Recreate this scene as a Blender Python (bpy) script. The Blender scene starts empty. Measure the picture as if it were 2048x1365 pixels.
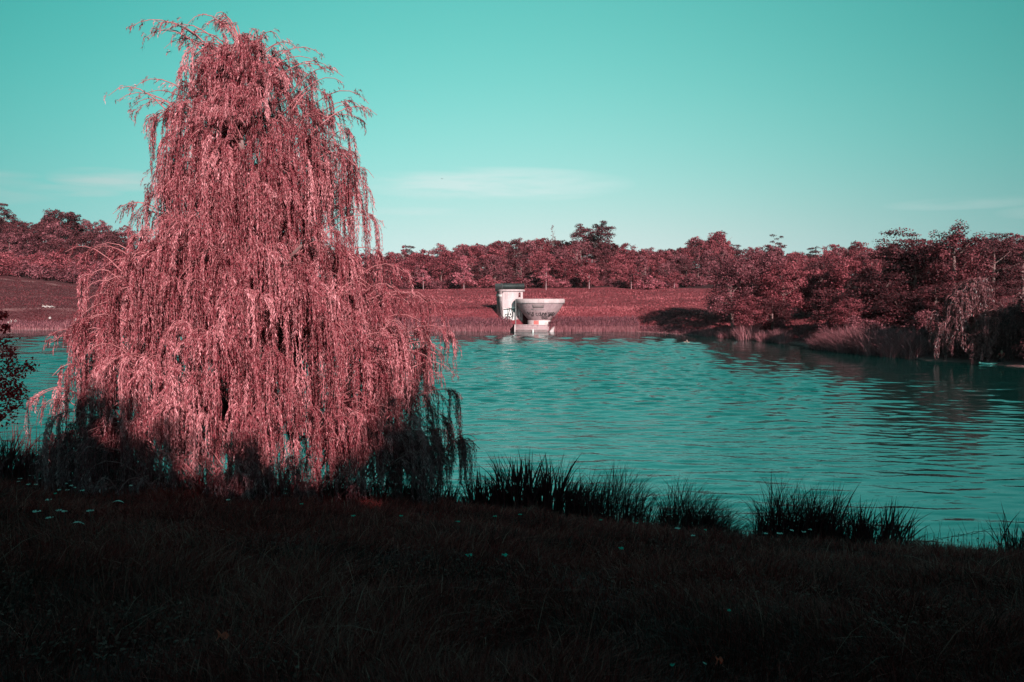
import bpy, math, random
import numpy as np
from mathutils import Vector, Matrix

random.seed(7)
rng = np.random.default_rng(7)
sc = bpy.context.scene
COL = sc.collection
R = math.radians

# ------------------------------------------------------------------ camera
CAM_Z = 6.0
PITCH = R(2.95)
F = 1700.0
cam = bpy.data.cameras.new('camera')
cam.lens = F / 2048 * 36
cam.sensor_width = 36
cam.clip_start = 0.1
cam.clip_end = 3000
camo = bpy.data.objects.new('camera', cam)
camo.location = (0, 0, CAM_Z)
camo.rotation_euler = (math.pi / 2 - PITCH, 0, 0)
COL.objects.link(camo)
sc.camera = camo

# ------------------------------------------------------------------ sky and sun
SUN_EL = R(20)
SUN_AZ = R(20)            # to the right of straight behind the camera
world = bpy.data.worlds.new('World')
sc.world = world
world.use_nodes = True
nt = world.node_tree
bg = nt.nodes['Background']


def N(tree, kind, **kw):
    n = tree.nodes.new(kind)
    for k, v in kw.items():
        setattr(n, k, v)
    return n


def mth(tree, op, a, b=None, c=None):
    n = N(tree, 'ShaderNodeMath', operation=op)
    for i, v in enumerate((a, b, c)):
        if v is None:
            continue
        if isinstance(v, (int, float)):
            n.inputs[i].default_value = v
        else:
            tree.links.new(v, n.inputs[i])
    return n.outputs[0]


sky = N(nt, 'ShaderNodeTexSky', sky_type='NISHITA', sun_disc=False)
sky.sun_elevation = SUN_EL
sky.sun_rotation = math.pi - SUN_AZ
sep = N(nt, 'ShaderNodeSeparateColor')
nt.links.new(sky.outputs[0], sep.inputs[0])
r_, g_, b_ = sep.outputs
# the photograph's colour film: blue sky reads as teal
def dot3(c):
    return mth(nt, 'MAXIMUM', mth(nt, 'ADD', mth(nt, 'ADD', mth(nt, 'MULTIPLY', r_, c[0]), mth(nt, 'MULTIPLY', g_, c[1])), mth(nt, 'MULTIPLY', b_, c[2])), 0.0)


ro, go, bo = [dot3(c) for c in [[0.847, 0.469, -0.374], [3.826, -3.99, 2.195], [3.766, -3.833, 2.036]]]
geo = N(nt, 'ShaderNodeTexCoord')
dsep = N(nt, 'ShaderNodeSeparateXYZ')
nt.links.new(geo.outputs['Generated'], dsep.inputs[0])
az = mth(nt, 'ARCTAN2', dsep.outputs[0], dsep.outputs[1])
ca = mth(nt, 'COSINE', mth(nt, 'SUBTRACT', az, R(3)))
fac = mth(nt, 'ADD', mth(nt, 'MULTIPLY', mth(nt, 'POWER', mth(nt, 'ABSOLUTE', ca), 3.0), 0.72), 0.28)
# deeper teal overhead; to both sides lens falloff is put into the sky colour
deep = N(nt, 'ShaderNodeMapRange')
nt.links.new(dsep.outputs[2], deep.inputs[0])
deep.inputs[1].default_value = 0.20
deep.inputs[2].default_value = 0.62
deep.inputs[3].default_value = 1.0
deep.inputs[4].default_value = 0.62
side = mth(nt, 'ADD', mth(nt, 'MULTIPLY', mth(nt, 'POWER', mth(nt, 'ABSOLUTE', ca), 7.0), 0.55), 0.45)
ro = mth(nt, 'MULTIPLY', mth(nt, 'MULTIPLY', ro, deep.outputs[0]), side)
comb = N(nt, 'ShaderNodeCombineColor')
for i, s in enumerate((ro, go, bo)):
    nt.links.new(s, comb.inputs[i])
# high thin cloud streaks near the horizon, all round
mp = N(nt, 'ShaderNodeCombineXYZ')
nt.links.new(mth(nt, 'MULTIPLY', az, 5.0), mp.inputs[0])
nt.links.new(mth(nt, 'MULTIPLY', dsep.outputs[2], 42.0), mp.inputs[1])
cn = N(nt, 'ShaderNodeTexNoise')
cn.inputs['Scale'].default_value = 1.25
cn.inputs['Detail'].default_value = 7
cn.inputs['Roughness'].default_value = 0.55
cn.inputs['Distortion'].default_value = 0.25
nt.links.new(mp.outputs[0], cn.inputs['Vector'])


def blob(a0, z0, wa, wz):
    """soft elliptical region of the sky where a cloud bank lies (azimuth and height)"""
    da = mth(nt, 'DIVIDE', mth(nt, 'SUBTRACT', az, a0), wa)
    dz = mth(nt, 'DIVIDE', mth(nt, 'SUBTRACT', dsep.outputs[2], z0), wz)
    q = mth(nt, 'ADD', mth(nt, 'MULTIPLY', da, da), mth(nt, 'MULTIPLY', dz, dz))
    return mth(nt, 'MAXIMUM', mth(nt, 'SUBTRACT', 1.0, q), 0.0)


def sky_az(px):
    return math.atan((px - 1024) / F)


def sky_z(px, py):
    v = (595 - py) / F
    return v / math.sqrt(1 + v * v + ((px - 1024) / F) ** 2)


bl = None
for (px, py, wpx, hpx, amp) in ((985, 372, 260, 36, 1.0), (880, 364, 90, 18, .7), (1060, 382, 130, 17, .7), (745, 372, 90, 14, .5), (225, 362, 95, 22, .9), (150, 384, 80, 11, .7),
                                (1930, 408, 130, 12, .3), (850, 425, 160, 9, .3), (-500, 350, 400, 40, .8), (2900, 380, 500, 30, .8), (10, 350, 60, 8, .4)):
    s = mth(nt, 'MULTIPLY', blob(sky_az(px), sky_z(px, py), wpx / F * 1.1, hpx / F), amp)
    bl = s if bl is None else mth(nt, 'MAXIMUM', bl, s)
cr = N(nt, 'ShaderNodeMapRange')
nt.links.new(cn.outputs[0], cr.inputs[0])
cr.inputs[1].default_value = 0.36
cr.inputs[2].default_value = 0.62
cm = mth(nt, 'MULTIPLY', mth(nt, 'MULTIPLY', cr.outputs[0], mth(nt, 'POWER', bl, 0.7)), 0.66)
mixc = N(nt, 'ShaderNodeMix', data_type='RGBA')
nt.links.new(cm, mixc.inputs[0])
nt.links.new(comb.outputs[0], mixc.inputs[6])
mixc.inputs[7].default_value = (7.4, 8.6, 8.5, 1)
vm = N(nt, 'ShaderNodeVectorMath', operation='SCALE')
nt.links.new(mixc.outputs[2], vm.inputs[0])
nt.links.new(fac, vm.inputs[3])
nt.links.new(vm.outputs[0], bg.inputs[0])
bg.inputs[1].default_value = 0.05

sun = bpy.data.lights.new('sun', 'SUN')
sun.energy = 5.0
sun.angle = R(0.53)
sun.color = (1.0, 0.93, 0.86)
suno = bpy.data.objects.new('sun', sun)
sd = Vector((math.sin(SUN_AZ) * math.cos(SUN_EL), -math.cos(SUN_AZ) * math.cos(SUN_EL), math.sin(SUN_EL)))
suno.rotation_euler = sd.to_track_quat('Z', 'Y').to_euler()
suno.location = (30, -80, 60)
COL.objects.link(suno)

sc.view_settings.view_transform = 'Standard'
sc.view_settings.look = 'None'
sc.view_settings.gamma = 1
sc.view_settings.use_curve_mapping = False
sc.view_settings.exposure = 1.0
sc.render.engine = 'CYCLES'
sc.cycles.max_bounces = 6
sc.cycles.transparent_max_bounces = 4


# ------------------------------------------------------------------ helpers
def at(px, py, D):
    """the point that a viewer at the camera sees in direction (px, py) at distance D along the lake axis"""
    u = (px - 1024) / F
    v = -(py - 682.5) / F
    cp, sp = math.cos(PITCH), math.sin(PITCH)
    y = cp + sp * v
    z = -sp + cp * v
    return Vector((u / y * D, D, CAM_Z + z / y * D))


def tag(o, label=None, cat=None, group=None, kind=None):
    if label:
        o['label'] = label
    if cat:
        o['category'] = cat
    if group:
        o['group'] = group
    if kind:
        o['kind'] = kind
    return o


def np_mesh(name, V, Fq, mat=None, tint=None, smooth=False):
    """V (n,3), Fq (m,k) one polygon size, or a list of such arrays"""
    if not isinstance(Fq, (list, tuple)):
        Fq = [Fq]
    Fq = [np.asarray(f, dtype=np.int32) for f in Fq if len(f)]
    me = bpy.data.meshes.new(name)
    V = np.asarray(V, dtype=np.float32)
    me.vertices.add(len(V))
    me.vertices.foreach_set('co', V.ravel())
    loops = np.concatenate([f.ravel() for f in Fq])
    sizes = np.concatenate([np.full(len(f), f.shape[1], dtype=np.int32) for f in Fq])
    starts = np.concatenate([[0], np.cumsum(sizes)[:-1]]).astype(np.int32)
    me.loops.add(len(loops))
    me.loops.foreach_set('vertex_index', loops)
    me.polygons.add(len(sizes))
    me.polygons.foreach_set('loop_start', starts)
    me.polygons.foreach_set('loop_total', sizes)
    if smooth:
        me.polygons.foreach_set('use_smooth', np.ones(len(sizes), dtype=bool))
    me.update(calc_edges=True)
    if tint is not None:
        a = me.attributes.new('tint', 'FLOAT', 'POINT')
        a.data.foreach_set('value', np.asarray(tint, dtype=np.float32))
    if mat:
        me.materials.append(mat)
    return me


def link(name, me, parent=None, loc=None):
    o = bpy.data.objects.new(name, me)
    COL.objects.link(o)
    if parent is not None:
        o.parent = parent
    if loc is not None:
        o.location = loc
    return o


def empty(name, loc=(0, 0, 0), rz=0, label=None, cat=None, group=None):
    o = bpy.data.objects.new(name, None)
    o.empty_display_size = 0.3
    o.location = loc
    o.rotation_euler = (0, 0, rz)
    COL.objects.link(o)
    return tag(o, label, cat, group)


def copy_tree(o, parent=None):
    c = o.copy()
    COL.objects.link(c)
    c.parent = parent
    for ch in o.children:
        copy_tree(ch, c)
    return c


class MB:
    def __init__(self):
        self.v, self.q, self.t, self.n = [], [], [], 0

    def add(self, V, Q=None, T=None):
        V = np.asarray(V, float)
        self.v.append(V)
        if Q is not None and len(Q):
            self.q.append(np.asarray(Q) + self.n)
        if T is not None and len(T):
            self.t.append(np.asarray(T) + self.n)
        self.n += len(V)

    def box(self, x0, x1, y0, y1, z0, z1):
        V = [(x, y, z) for z in (z0, z1) for y in (y0, y1) for x in (x0, x1)]
        self.add(V, [(0, 2, 3, 1), (4, 5, 7, 6), (0, 1, 5, 4), (2, 6, 7, 3), (0, 4, 6, 2), (1, 3, 7, 5)])

    def tube(self, pts, rad, n=6, cap=True):
        pts = np.asarray(pts, float)
        rad = np.broadcast_to(np.asarray(rad, float), (len(pts),))
        tg = np.gradient(pts, axis=0)
        tg /= np.linalg.norm(tg, axis=1)[:, None] + 1e-9
        up = np.array([0.31, 0.17, 0.93])
        a = np.cross(tg, up)
        a /= np.linalg.norm(a, axis=1)[:, None] + 1e-9
        b = np.cross(tg, a)
        th = np.arange(n) * 2 * math.pi / n
        ring = pts[:, None, :] + rad[:, None, None] * (np.cos(th)[None, :, None] * a[:, None, :] + np.sin(th)[None, :, None] * b[:, None, :])
        V = ring.reshape(-1, 3)
        i = np.arange(len(pts) - 1)[:, None] * n
        j = np.arange(n)[None, :]
        k = (j + 1) % n
        Q = np.stack([i + j, i + k, i + n + k, i + n + j], -1).reshape(-1, 4)
        self.add(V, Q)
        if cap:
            c0 = self.n
            self.add([pts[-1]], None, None)
            base = (len(pts) - 1) * n
            self.t.append(np.stack([c0 - len(V) + base + np.arange(n), c0 - len(V) + base + (np.arange(n) + 1) % n, np.full(n, c0)], -1))

    def mesh(self, name, mat, smooth=False):
        V = np.concatenate(self.v)
        Fs = []
        if self.q:
            Fs.append(np.concatenate(self.q))
        if self.t:
            Fs.append(np.concatenate(self.t))
        return np_mesh(name, V, Fs, mat, smooth=smooth)

    def build(self, name, mat, parent=None, smooth=False):
        return link(name, self.mesh(name, mat, smooth), parent)


def lathe(prof, n=64, closed=False):
    prof = np.asarray(prof, float)
    th = np.arange(n) * 2 * math.pi / n
    V = np.stack([prof[:, 0][:, None] * np.cos(th), prof[:, 0][:, None] * np.sin(th), np.repeat(prof[:, 1][:, None], n, 1)], -1).reshape(-1, 3)
    i = np.arange(len(prof) - 1)[:, None] * n
    j = np.arange(n)[None, :]
    k = (j + 1) % n
    Q = np.stack([i + j, i + k, i + n + k, i + n + j], -1).reshape(-1, 4)
    return V, Q


# ------------------------------------------------------------------ materials
def new_mat(name):
    m = bpy.data.materials.new(name)
    m.use_nodes = True
    t = m.node_tree
    return m, t, t.nodes['Principled BSDF']


def ramp(t, fac, stops):
    r = N(t, 'ShaderNodeValToRGB')
    e = r.color_ramp.elements
    while len(e) < len(stops):
        e.new(0.5)
    for i, (p, c) in enumerate(stops):
        e[i].position = p
        e[i].color = (*c, 1)
    t.links.new(fac, r.inputs[0])
    return r.outputs[0]


def noise(t, scale, detail=4, rough=0.55, vec=None, dist=0.0):
    n = N(t, 'ShaderNodeTexNoise')
    n.inputs['Scale'].default_value = scale
    n.inputs['Detail'].default_value = detail
    n.inputs['Roughness'].default_value = rough
    n.inputs['Distortion'].default_value = dist
    if vec is not None:
        t.links.new(vec, n.inputs['Vector'])
    return n.outputs[0]


def leaf_mat(name, c_lo, c_mid, c_hi, rough=0.6, spec=0.15, trans=0.25, obj_var=0.25):
    m, t, p = new_mat(name)
    a = N(t, 'ShaderNodeAttribute', attribute_name='tint')
    oi = N(t, 'ShaderNodeObjectInfo')
    f = mth(t, 'ADD', a.outputs['Fac'], mth(t, 'MULTIPLY', mth(t, 'SUBTRACT', oi.outputs['Random'], 0.5), obj_var))
    c = ramp(t, f, [(0.0, c_lo), (0.5, c_mid), (1.0, c_hi)])
    t.links.new(c, p.inputs['Base Color'])
    p.inputs['Roughness'].default_value = rough
    p.inputs['Specular IOR Level'].default_value = spec
    if trans > 0:
        tr = N(t, 'ShaderNodeBsdfTranslucent')
        t.links.new(c, tr.inputs[0])
        mx = N(t, 'ShaderNodeMixShader')
        mx.inputs[0].default_value = trans
        t.links.new(p.outputs[0], mx.inputs[1])
        t.links.new(tr.outputs[0], mx.inputs[2])
        t.links.new(mx.outputs[0], t.nodes['Material Output'].inputs[0])
    return m


def plain_mat(name, c1, c2=None, scale=3.0, rough=0.8, spec=0.3, bump=0.0, detail=5, metal=0.0):
    m, t, p = new_mat(name)
    tc = N(t, 'ShaderNodeTexCoord')
    n = noise(t, scale, detail, 0.6, tc.outputs['Object'])
    t.links.new(ramp(t, n, [(0.3, c1), (0.7, c2 or c1)]), p.inputs['Base Color'])
    p.inputs['Roughness'].default_value = rough
    p.inputs['Specular IOR Level'].default_value = spec
    p.inputs['Metallic'].default_value = metal
    if bump:
        b = N(t, 'ShaderNodeBump')
        b.inputs['Strength'].default_value = bump
        b.inputs['Distance'].default_value = 0.05
        t.links.new(noise(t, scale * 6, 5, 0.6, tc.outputs['Object']), b.inputs['Height'])
        t.links.new(b.outputs[0], p.inputs['Normal'])
    return m


M = {}
M['willow_leaf'] = leaf_mat('willow_leaf', (.05, .004, .007), (.225, .036, .050), (.66, .26, .29), rough=0.5, spec=0.16, trans=0.14, obj_var=0)  # random leaf tones; the palest also stand in for sun highlights
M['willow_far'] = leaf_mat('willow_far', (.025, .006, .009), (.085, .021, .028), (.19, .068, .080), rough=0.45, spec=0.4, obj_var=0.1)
M['leaf_pink'] = leaf_mat('leaf_pink', (.10, .020, .028), (.26, .055, .075), (.42, .12, .15))
M['leaf_red'] = leaf_mat('leaf_red', (.035, .007, .011), (.155, .026, .036), (.36, .085, .105))
M['leaf_dark'] = leaf_mat('leaf_dark', (.010, .002, .004), (.048, .010, .014), (.15, .036, .045))
M['leaf_mauve'] = leaf_mat('leaf_mauve', (.025, .006, .009), (.12, .027, .037), (.29, .085, .105))
M['leaf_dusk'] = leaf_mat('leaf_dusk', (.015, .004, .006), (.085, .017, .023), (.24, .058, .072))
M['needle'] = leaf_mat('needle', (.018, .005, .008), (.062, .015, .020), (.135, .034, .042))
M['grass'] = leaf_mat('grass', (.045, .005, .006), (.29, .024, .026), (.52, .12, .11), rough=0.6, spec=0.12, trans=0.1, obj_var=0)
M['sedge'] = leaf_mat('sedge', (.03, .004, .006), (.085, .008, .012), (.16, .020, .025), rough=0.5, spec=0.2, trans=0.1, obj_var=0.1)
M['reed'] = leaf_mat('reed', (.11, .024, .034), (.27, .080, .098), (.50, .21, .23), rough=0.6, spec=0.2, obj_var=0)
M['reed_head'] = leaf_mat('reed_head', (.06, .018, .027), (.12, .035, .048), (.19, .06, .075), rough=0.7, spec=0.1, obj_var=0)
M['field_grass'] = leaf_mat('field_grass', (.055, .012, .016), (.21, .040, .051), (.38, .10, .115), rough=0.6, spec=0.15, obj_var=0)
M['bark'] = plain_mat('bark', (.09, .045, .045), (.2, .11, .11), 4, 0.9, 0.2, 0.6)
M['bark_pale'] = plain_mat('bark_pale', (.20, .10, .11), (.34, .20, .215), 4, 0.8, 0.3, 0.3)
M['bark_twig'] = plain_mat('bark_twig', (.24, .06, .07), (.36, .12, .13), 9, 0.6, 0.4)
M['weed'] = leaf_mat('weed', (.06, .010, .010), (.17, .028, .028), (.30, .075, .072), rough=0.6, spec=0.1, trans=0.1, obj_var=0)
M['leaf_edge'] = leaf_mat('leaf_edge', (.25, .008, .012), (.60, .022, .032), (.80, .06, .08), spec=0.02, trans=0.4)  # strong red makes up in colour for sunlight that misses these leaves
M['straw'] = leaf_mat('straw', (.09, .014, .012), (.30, .05, .045), (.58, .20, .18), rough=0.6, spec=0.2, trans=0.1, obj_var=0)
def concrete_mat(name, c1, c2, dirt):
    m, t, p = new_mat(name)
    tc = N(t, 'ShaderNodeTexCoord')
    base = ramp(t, noise(t, .9, 6, .65, tc.outputs['Object']), [(.3, c1), (.7, c2)])
    mpn = N(t, 'ShaderNodeMapping')
    mpn.inputs['Scale'].default_value = (2.6, 2.6, .35)
    t.links.new(tc.outputs['Object'], mpn.inputs[0])
    st = N(t, 'ShaderNodeMapRange')
    t.links.new(noise(t, 1.2, 5, .65, mpn.outputs[0]), st.inputs[0])
    st.inputs[1].default_value = .50
    st.inputs[2].default_value = .78
    st.inputs[4].default_value = .75
    mx = N(t, 'ShaderNodeMix', data_type='RGBA')
    t.links.new(st.outputs[0], mx.inputs[0])
    t.links.new(base, mx.inputs[6])
    mx.inputs[7].default_value = (*dirt, 1)
    t.links.new(mx.outputs[2], p.inputs['Base Color'])
    p.inputs['Roughness'].default_value = .9
    p.inputs['Specular IOR Level'].default_value = .2
    b = N(t, 'ShaderNodeBump')
    b.inputs['Strength'].default_value = .3
    b.inputs['Distance'].default_value = .05
    t.links.new(noise(t, 5, 5, .6, tc.outputs['Object']), b.inputs['Height'])
    t.links.new(b.outputs[0], p.inputs['Normal'])
    return m


M['concrete'] = concrete_mat('concrete', (.22, .125, .14), (.31, .185, .20), (.12, .065, .075))
M['concrete_light'] = concrete_mat('concrete_light', (.29, .19, .20), (.38, .265, .28), (.17, .10, .11))
M['concrete_dark'] = plain_mat('concrete_dark', (.10, .065, .068), (.17, .11, .118), 1.6, 0.9, 0.2, 0.3)
M['render_wall'] = concrete_mat('render_wall', (.33, .225, .24), (.42, .30, .315), (.20, .12, .13))
M['white_paint'] = plain_mat('white_paint', (.40, .345, .35), (.46, .41, .415), 2, 0.6, 0.3)
M['black_paint'] = plain_mat('black_paint', (.012, .008, .010), (.03, .02, .024), 5, 0.6, 0.3)
M['red_paint'] = plain_mat('red_paint', (.38, .07, .07), (.45, .12, .11), 3, 0.6, 0.3)
M['steel_dark'] = plain_mat('steel_dark', (.008, .010, .011), (.024, .026, .027), 3, 0.5, 0.5, 0, 3, 0.3)
M['steel_grey'] = plain_mat('steel_grey', (.11, .095, .10), (.16, .14, .145), 3, 0.6, 0.4, 0, 3, 0.2)
M['dark_glass'] = plain_mat('dark_glass', (.05, .010, .012), (.12, .025, .03), 3, 0.15, 0.5)
M['skin'] = plain_mat('skin', (.24, .12, .11), (.30, .16, .14), 6, 0.5, 0.4)
M['hair'] = plain_mat('hair', (.02, .012, .012), (.04, .02, .02), 20, 0.6, 0.4)
M['cloth_white'] = plain_mat('cloth_white', (.26, .20, .20), (.34, .27, .27), 8, 0.9, 0.1)
M['cloth_dark'] = plain_mat('cloth_dark', (.03, .02, .025), (.06, .04, .045), 8, 0.9, 0.1)
M['cloth_orange'] = plain_mat('cloth_orange', (.55, .10, .05), (.62, .14, .08), 8, 0.9, 0.1)
M['cloth_red'] = plain_mat('cloth_red', (.14, .015, .015), (.2, .03, .03), 8, 0.9, 0.1)
M['board'] = plain_mat('board', (.30, .62, .58), (.36, .7, .66), 4, 0.3, 0.5)
M['petal_white'] = leaf_mat('petal_white', (.55, .5, .5), (.65, .6, .6), (.75, .7, .7), trans=0.3, obj_var=0)
M['petal_teal'] = leaf_mat('petal_teal', (.02, .32, .27), (.03, .42, .35), (.05, .5, .42), trans=0.3, obj_var=0)
M['red_leaf'] = leaf_mat('red_leaf', (.75, .05, .03), (.85, .07, .05), (.9, .1, .08), trans=0.2, obj_var=0)
M['stem'] = plain_mat('stem', (.08, .03, .03), (.12, .05, .05), 9, 0.6, 0.3)
M['feather'] = plain_mat('feather', (.05, .05, .05), (.09, .09, .09), 9, 0.7, 0.3)


def ground_mat():
    m, t, p = new_mat('ground')
    g = N(t, 'ShaderNodeNewGeometry')
    s = N(t, 'ShaderNodeSeparateXYZ')
    t.links.new(g.outputs['Position'], s.inputs[0])
    mpn = N(t, 'ShaderNodeMapping')
    mpn.inputs['Scale'].default_value = (0.20, 0.55, 0.9)
    t.links.new(g.outputs['Position'], mpn.inputs[0])
    n1 = noise(t, 1.0, 8, 0.68, mpn.outputs[0], 0.6)
    n2 = noise(t, 0.06, 4, 0.6, g.outputs['Position'])
    field = ramp(t, n1, [(0.30, (.100, .016, .022)), (0.5, (.180, .032, .041)), (0.72, (.285, .066, .078))])
    dim_field = ramp(t, n1, [(0.30, (.050, .012, .016)), (0.5, (.085, .022, .027)), (0.74, (.15, .055, .060))])
    mx = N(t, 'ShaderNodeMix', data_type='RGBA')
    # left slope and far right: dimmer light put into the turf colour (patchy edge)
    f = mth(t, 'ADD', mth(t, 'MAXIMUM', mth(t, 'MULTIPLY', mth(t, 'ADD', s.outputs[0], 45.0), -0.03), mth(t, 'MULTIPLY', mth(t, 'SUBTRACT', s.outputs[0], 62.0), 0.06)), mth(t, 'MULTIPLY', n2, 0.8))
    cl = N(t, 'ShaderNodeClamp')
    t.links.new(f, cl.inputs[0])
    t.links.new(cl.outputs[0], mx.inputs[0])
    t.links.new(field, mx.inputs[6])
    t.links.new(dim_field, mx.inputs[7])
    # worn pale earth along the waterline, on the footpath and on bare spots
    mud = ramp(t, noise(t, 1.5, 5, 0.6, g.outputs['Position']), [(0.3, (.17, .065, .068)), (0.7, (.33, .16, .165))])
    edge = N(t, 'ShaderNodeMapRange')
    t.links.new(mth(t, 'ADD', s.outputs[2], mth(t, 'MULTIPLY', mth(t, 'SUBTRACT', n1, 0.5), 0.5)), edge.inputs[0])
    edge.inputs[1].default_value = 0.36
    edge.inputs[2].default_value = 0.10
    pa = N(t, 'ShaderNodeAttribute', attribute_name='path')
    ff = mth(t, 'MAXIMUM', edge.outputs[0], pa.outputs['Fac'])
    mx2 = N(t, 'ShaderNodeMix', data_type='RGBA')
    t.links.new(ff, mx2.inputs[0])
    t.links.new(mx.outputs[2], mx2.inputs[6])
    t.links.new(mud, mx2.inputs[7])
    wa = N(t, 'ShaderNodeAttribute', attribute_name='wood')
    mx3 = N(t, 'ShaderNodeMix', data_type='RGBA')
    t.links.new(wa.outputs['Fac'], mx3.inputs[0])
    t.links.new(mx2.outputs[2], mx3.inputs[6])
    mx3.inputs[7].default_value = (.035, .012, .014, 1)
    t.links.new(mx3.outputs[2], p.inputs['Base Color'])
    p.inputs['Roughness'].default_value = 0.95
    p.inputs['Specular IOR Level'].default_value = 0.1
    b = N(t, 'ShaderNodeBump')
    b.inputs['Strength'].default_value = 0.9
    b.inputs['Distance'].default_value = 0.35
    mp2 = N(t, 'ShaderNodeMapping')
    mp2.inputs['Scale'].default_value = (0.6, 1.0, 1.0)
    t.links.new(g.outputs['Position'], mp2.inputs[0])
    t.links.new(noise(t, 1.4, 8, 0.7, mp2.outputs[0]), b.inputs['Height'])
    t.links.new(b.outputs[0], p.inputs['Normal'])
    return m


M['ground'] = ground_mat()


def water_mat():
    m, t, p = new_mat('water')
    g = N(t, 'ShaderNodeNewGeometry')
    p.inputs['Base Color'].default_value = (.002, .020, .018, 1)
    p.inputs['Specular Tint'].default_value = (.62, 1, .98, 1)
    p.inputs['Roughness'].default_value = 0.04
    p.inputs['IOR'].default_value = 4.8
    hs = None
    for (sx, sy, rot, scl, amp, det) in ((0.7, 1.3, 10, 2.0, 0.012, 1), (0.75, 1.2, -12, 4.6, 0.010, 1), (0.85, 1.2, 14, 10.0, 0.004, 1)):
        mpn = N(t, 'ShaderNodeMapping')
        mpn.inputs['Scale'].default_value = (sx, sy, 1)
        mpn.inputs['Rotation'].default_value = (0, 0, R(rot))
        t.links.new(g.outputs['Position'], mpn.inputs[0])
        h = mth(t, 'MULTIPLY', noise(t, scl, det, 0.5, mpn.outputs[0], 0.3), amp)
        hs = h if hs is None else mth(t, 'ADD', hs, h)
    # gusts: calmer and rougher patches
    mpn = N(t, 'ShaderNodeMapping')
    mpn.inputs['Scale'].default_value = (0.035, 0.09, 1)
    t.links.new(g.outputs['Position'], mpn.inputs[0])
    gust = N(t, 'ShaderNodeMapRange')
    t.links.new(noise(t, 1.0, 4, 0.6, mpn.outputs[0]), gust.inputs[0])
    gust.inputs[1].default_value = 0.35
    gust.inputs[2].default_value = 0.65
    gust.inputs[3].default_value = 0.55
    gust.inputs[4].default_value = 1.35
    hs = mth(t, 'MULTIPLY', hs, gust.outputs[0])
    # calmer water in the lee of the far banks
    ca_ = N(t, 'ShaderNodeAttribute', attribute_name='calm')
    hs = mth(t, 'MULTIPLY', hs, ca_.outputs['Fac'])
    b = N(t, 'ShaderNodeBump')
    b.inputs['Strength'].default_value = 1.0
    b.inputs['Distance'].default_value = 1.0
    t.links.new(hs, b.inputs['Height'])
    t.links.new(b.outputs[0], p.inputs['Normal'])
    return m


M['water'] = water_mat()

# ------------------------------------------------------------------ terrain
PX = lambda tab: (np.array([a for a, _ in tab], float), np.array([b for _, b in tab], float))
NEAR_SHORE = PX([(-400, 29), (0, 28), (300, 26.5), (600, 25.5), (900, 24.5), (1100, 23.5), (1300, 22), (1500, 21), (1700, 20.3), (2048, 19.5), (2600, 18)])
BROW_Y = PX([(-400, 980), (0, 992), (300, 1006), (500, 1022), (900, 1044), (1100, 1064), (1300, 1092), (1500, 1112), (1800, 1136), (2048, 1146), (2600, 1160)])
FAR_SHORE = PX([(-600, 165), (0, 157), (180, 157), (800, 150), (1270, 148), (1330, 142), (1400, 133), (1480, 122), (1560, 112), (1600, 108), (1640, 99), (1700, 92),
                (1760, 87), (1830, 83), (1860, 80), (1950, 77), (2048, 73), (2200, 66), (2500, 50), (2700, 42)])
FIELD_Y = PX([(-600, 520), (0, 553), (60, 563), (160, 575), (300, 580), (1400, 579), (2048, 582), (2600, 575)])
FIELD_D = PX([(-600, 215), (1300, 210), (1700, 185), (2048, 165), (2600, 150)])
SKY_Y = PX([(-600, 400), (0, 426), (60, 436), (130, 430), (160, 440), (240, 455), (300, 475), (700, 505), (860, 502), (900, 488), (1000, 480), (1100, 474), (1215, 470), (1240, 495), (1300, 498),
            (1330, 492), (1390, 482), (1440, 478), (1490, 498), (1600, 503), (1690, 496), (1750, 500), (1900, 490), (1970, 480), (2048, 478), (2600, 450)])
KX, KD = -1.55, 153.0       # corner of the kiosk
BX, BD = (1080 - 1024) / F * 152.5, 152.5   # centre of the bowl


def smooth(t):
    t = np.clip(t, 0, 1)
    return t * t * (3 - 2 * t)


def wavy(x, y):
    return (np.sin(x * .9 + 1.3 * np.sin(y * .35)) * np.sin(y * .8 + .7 * np.sin(x * .5)) * .5
            + np.sin(x * 2.1 + y * 1.3 + 1.0) * .22 + np.sin(x * 1.1 - y * 2.7) * .2)


def pxof(x, y):
    return np.clip(1024 + F * np.asarray(x, float) / np.maximum(y, 1.0), -600, 2700)


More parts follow.
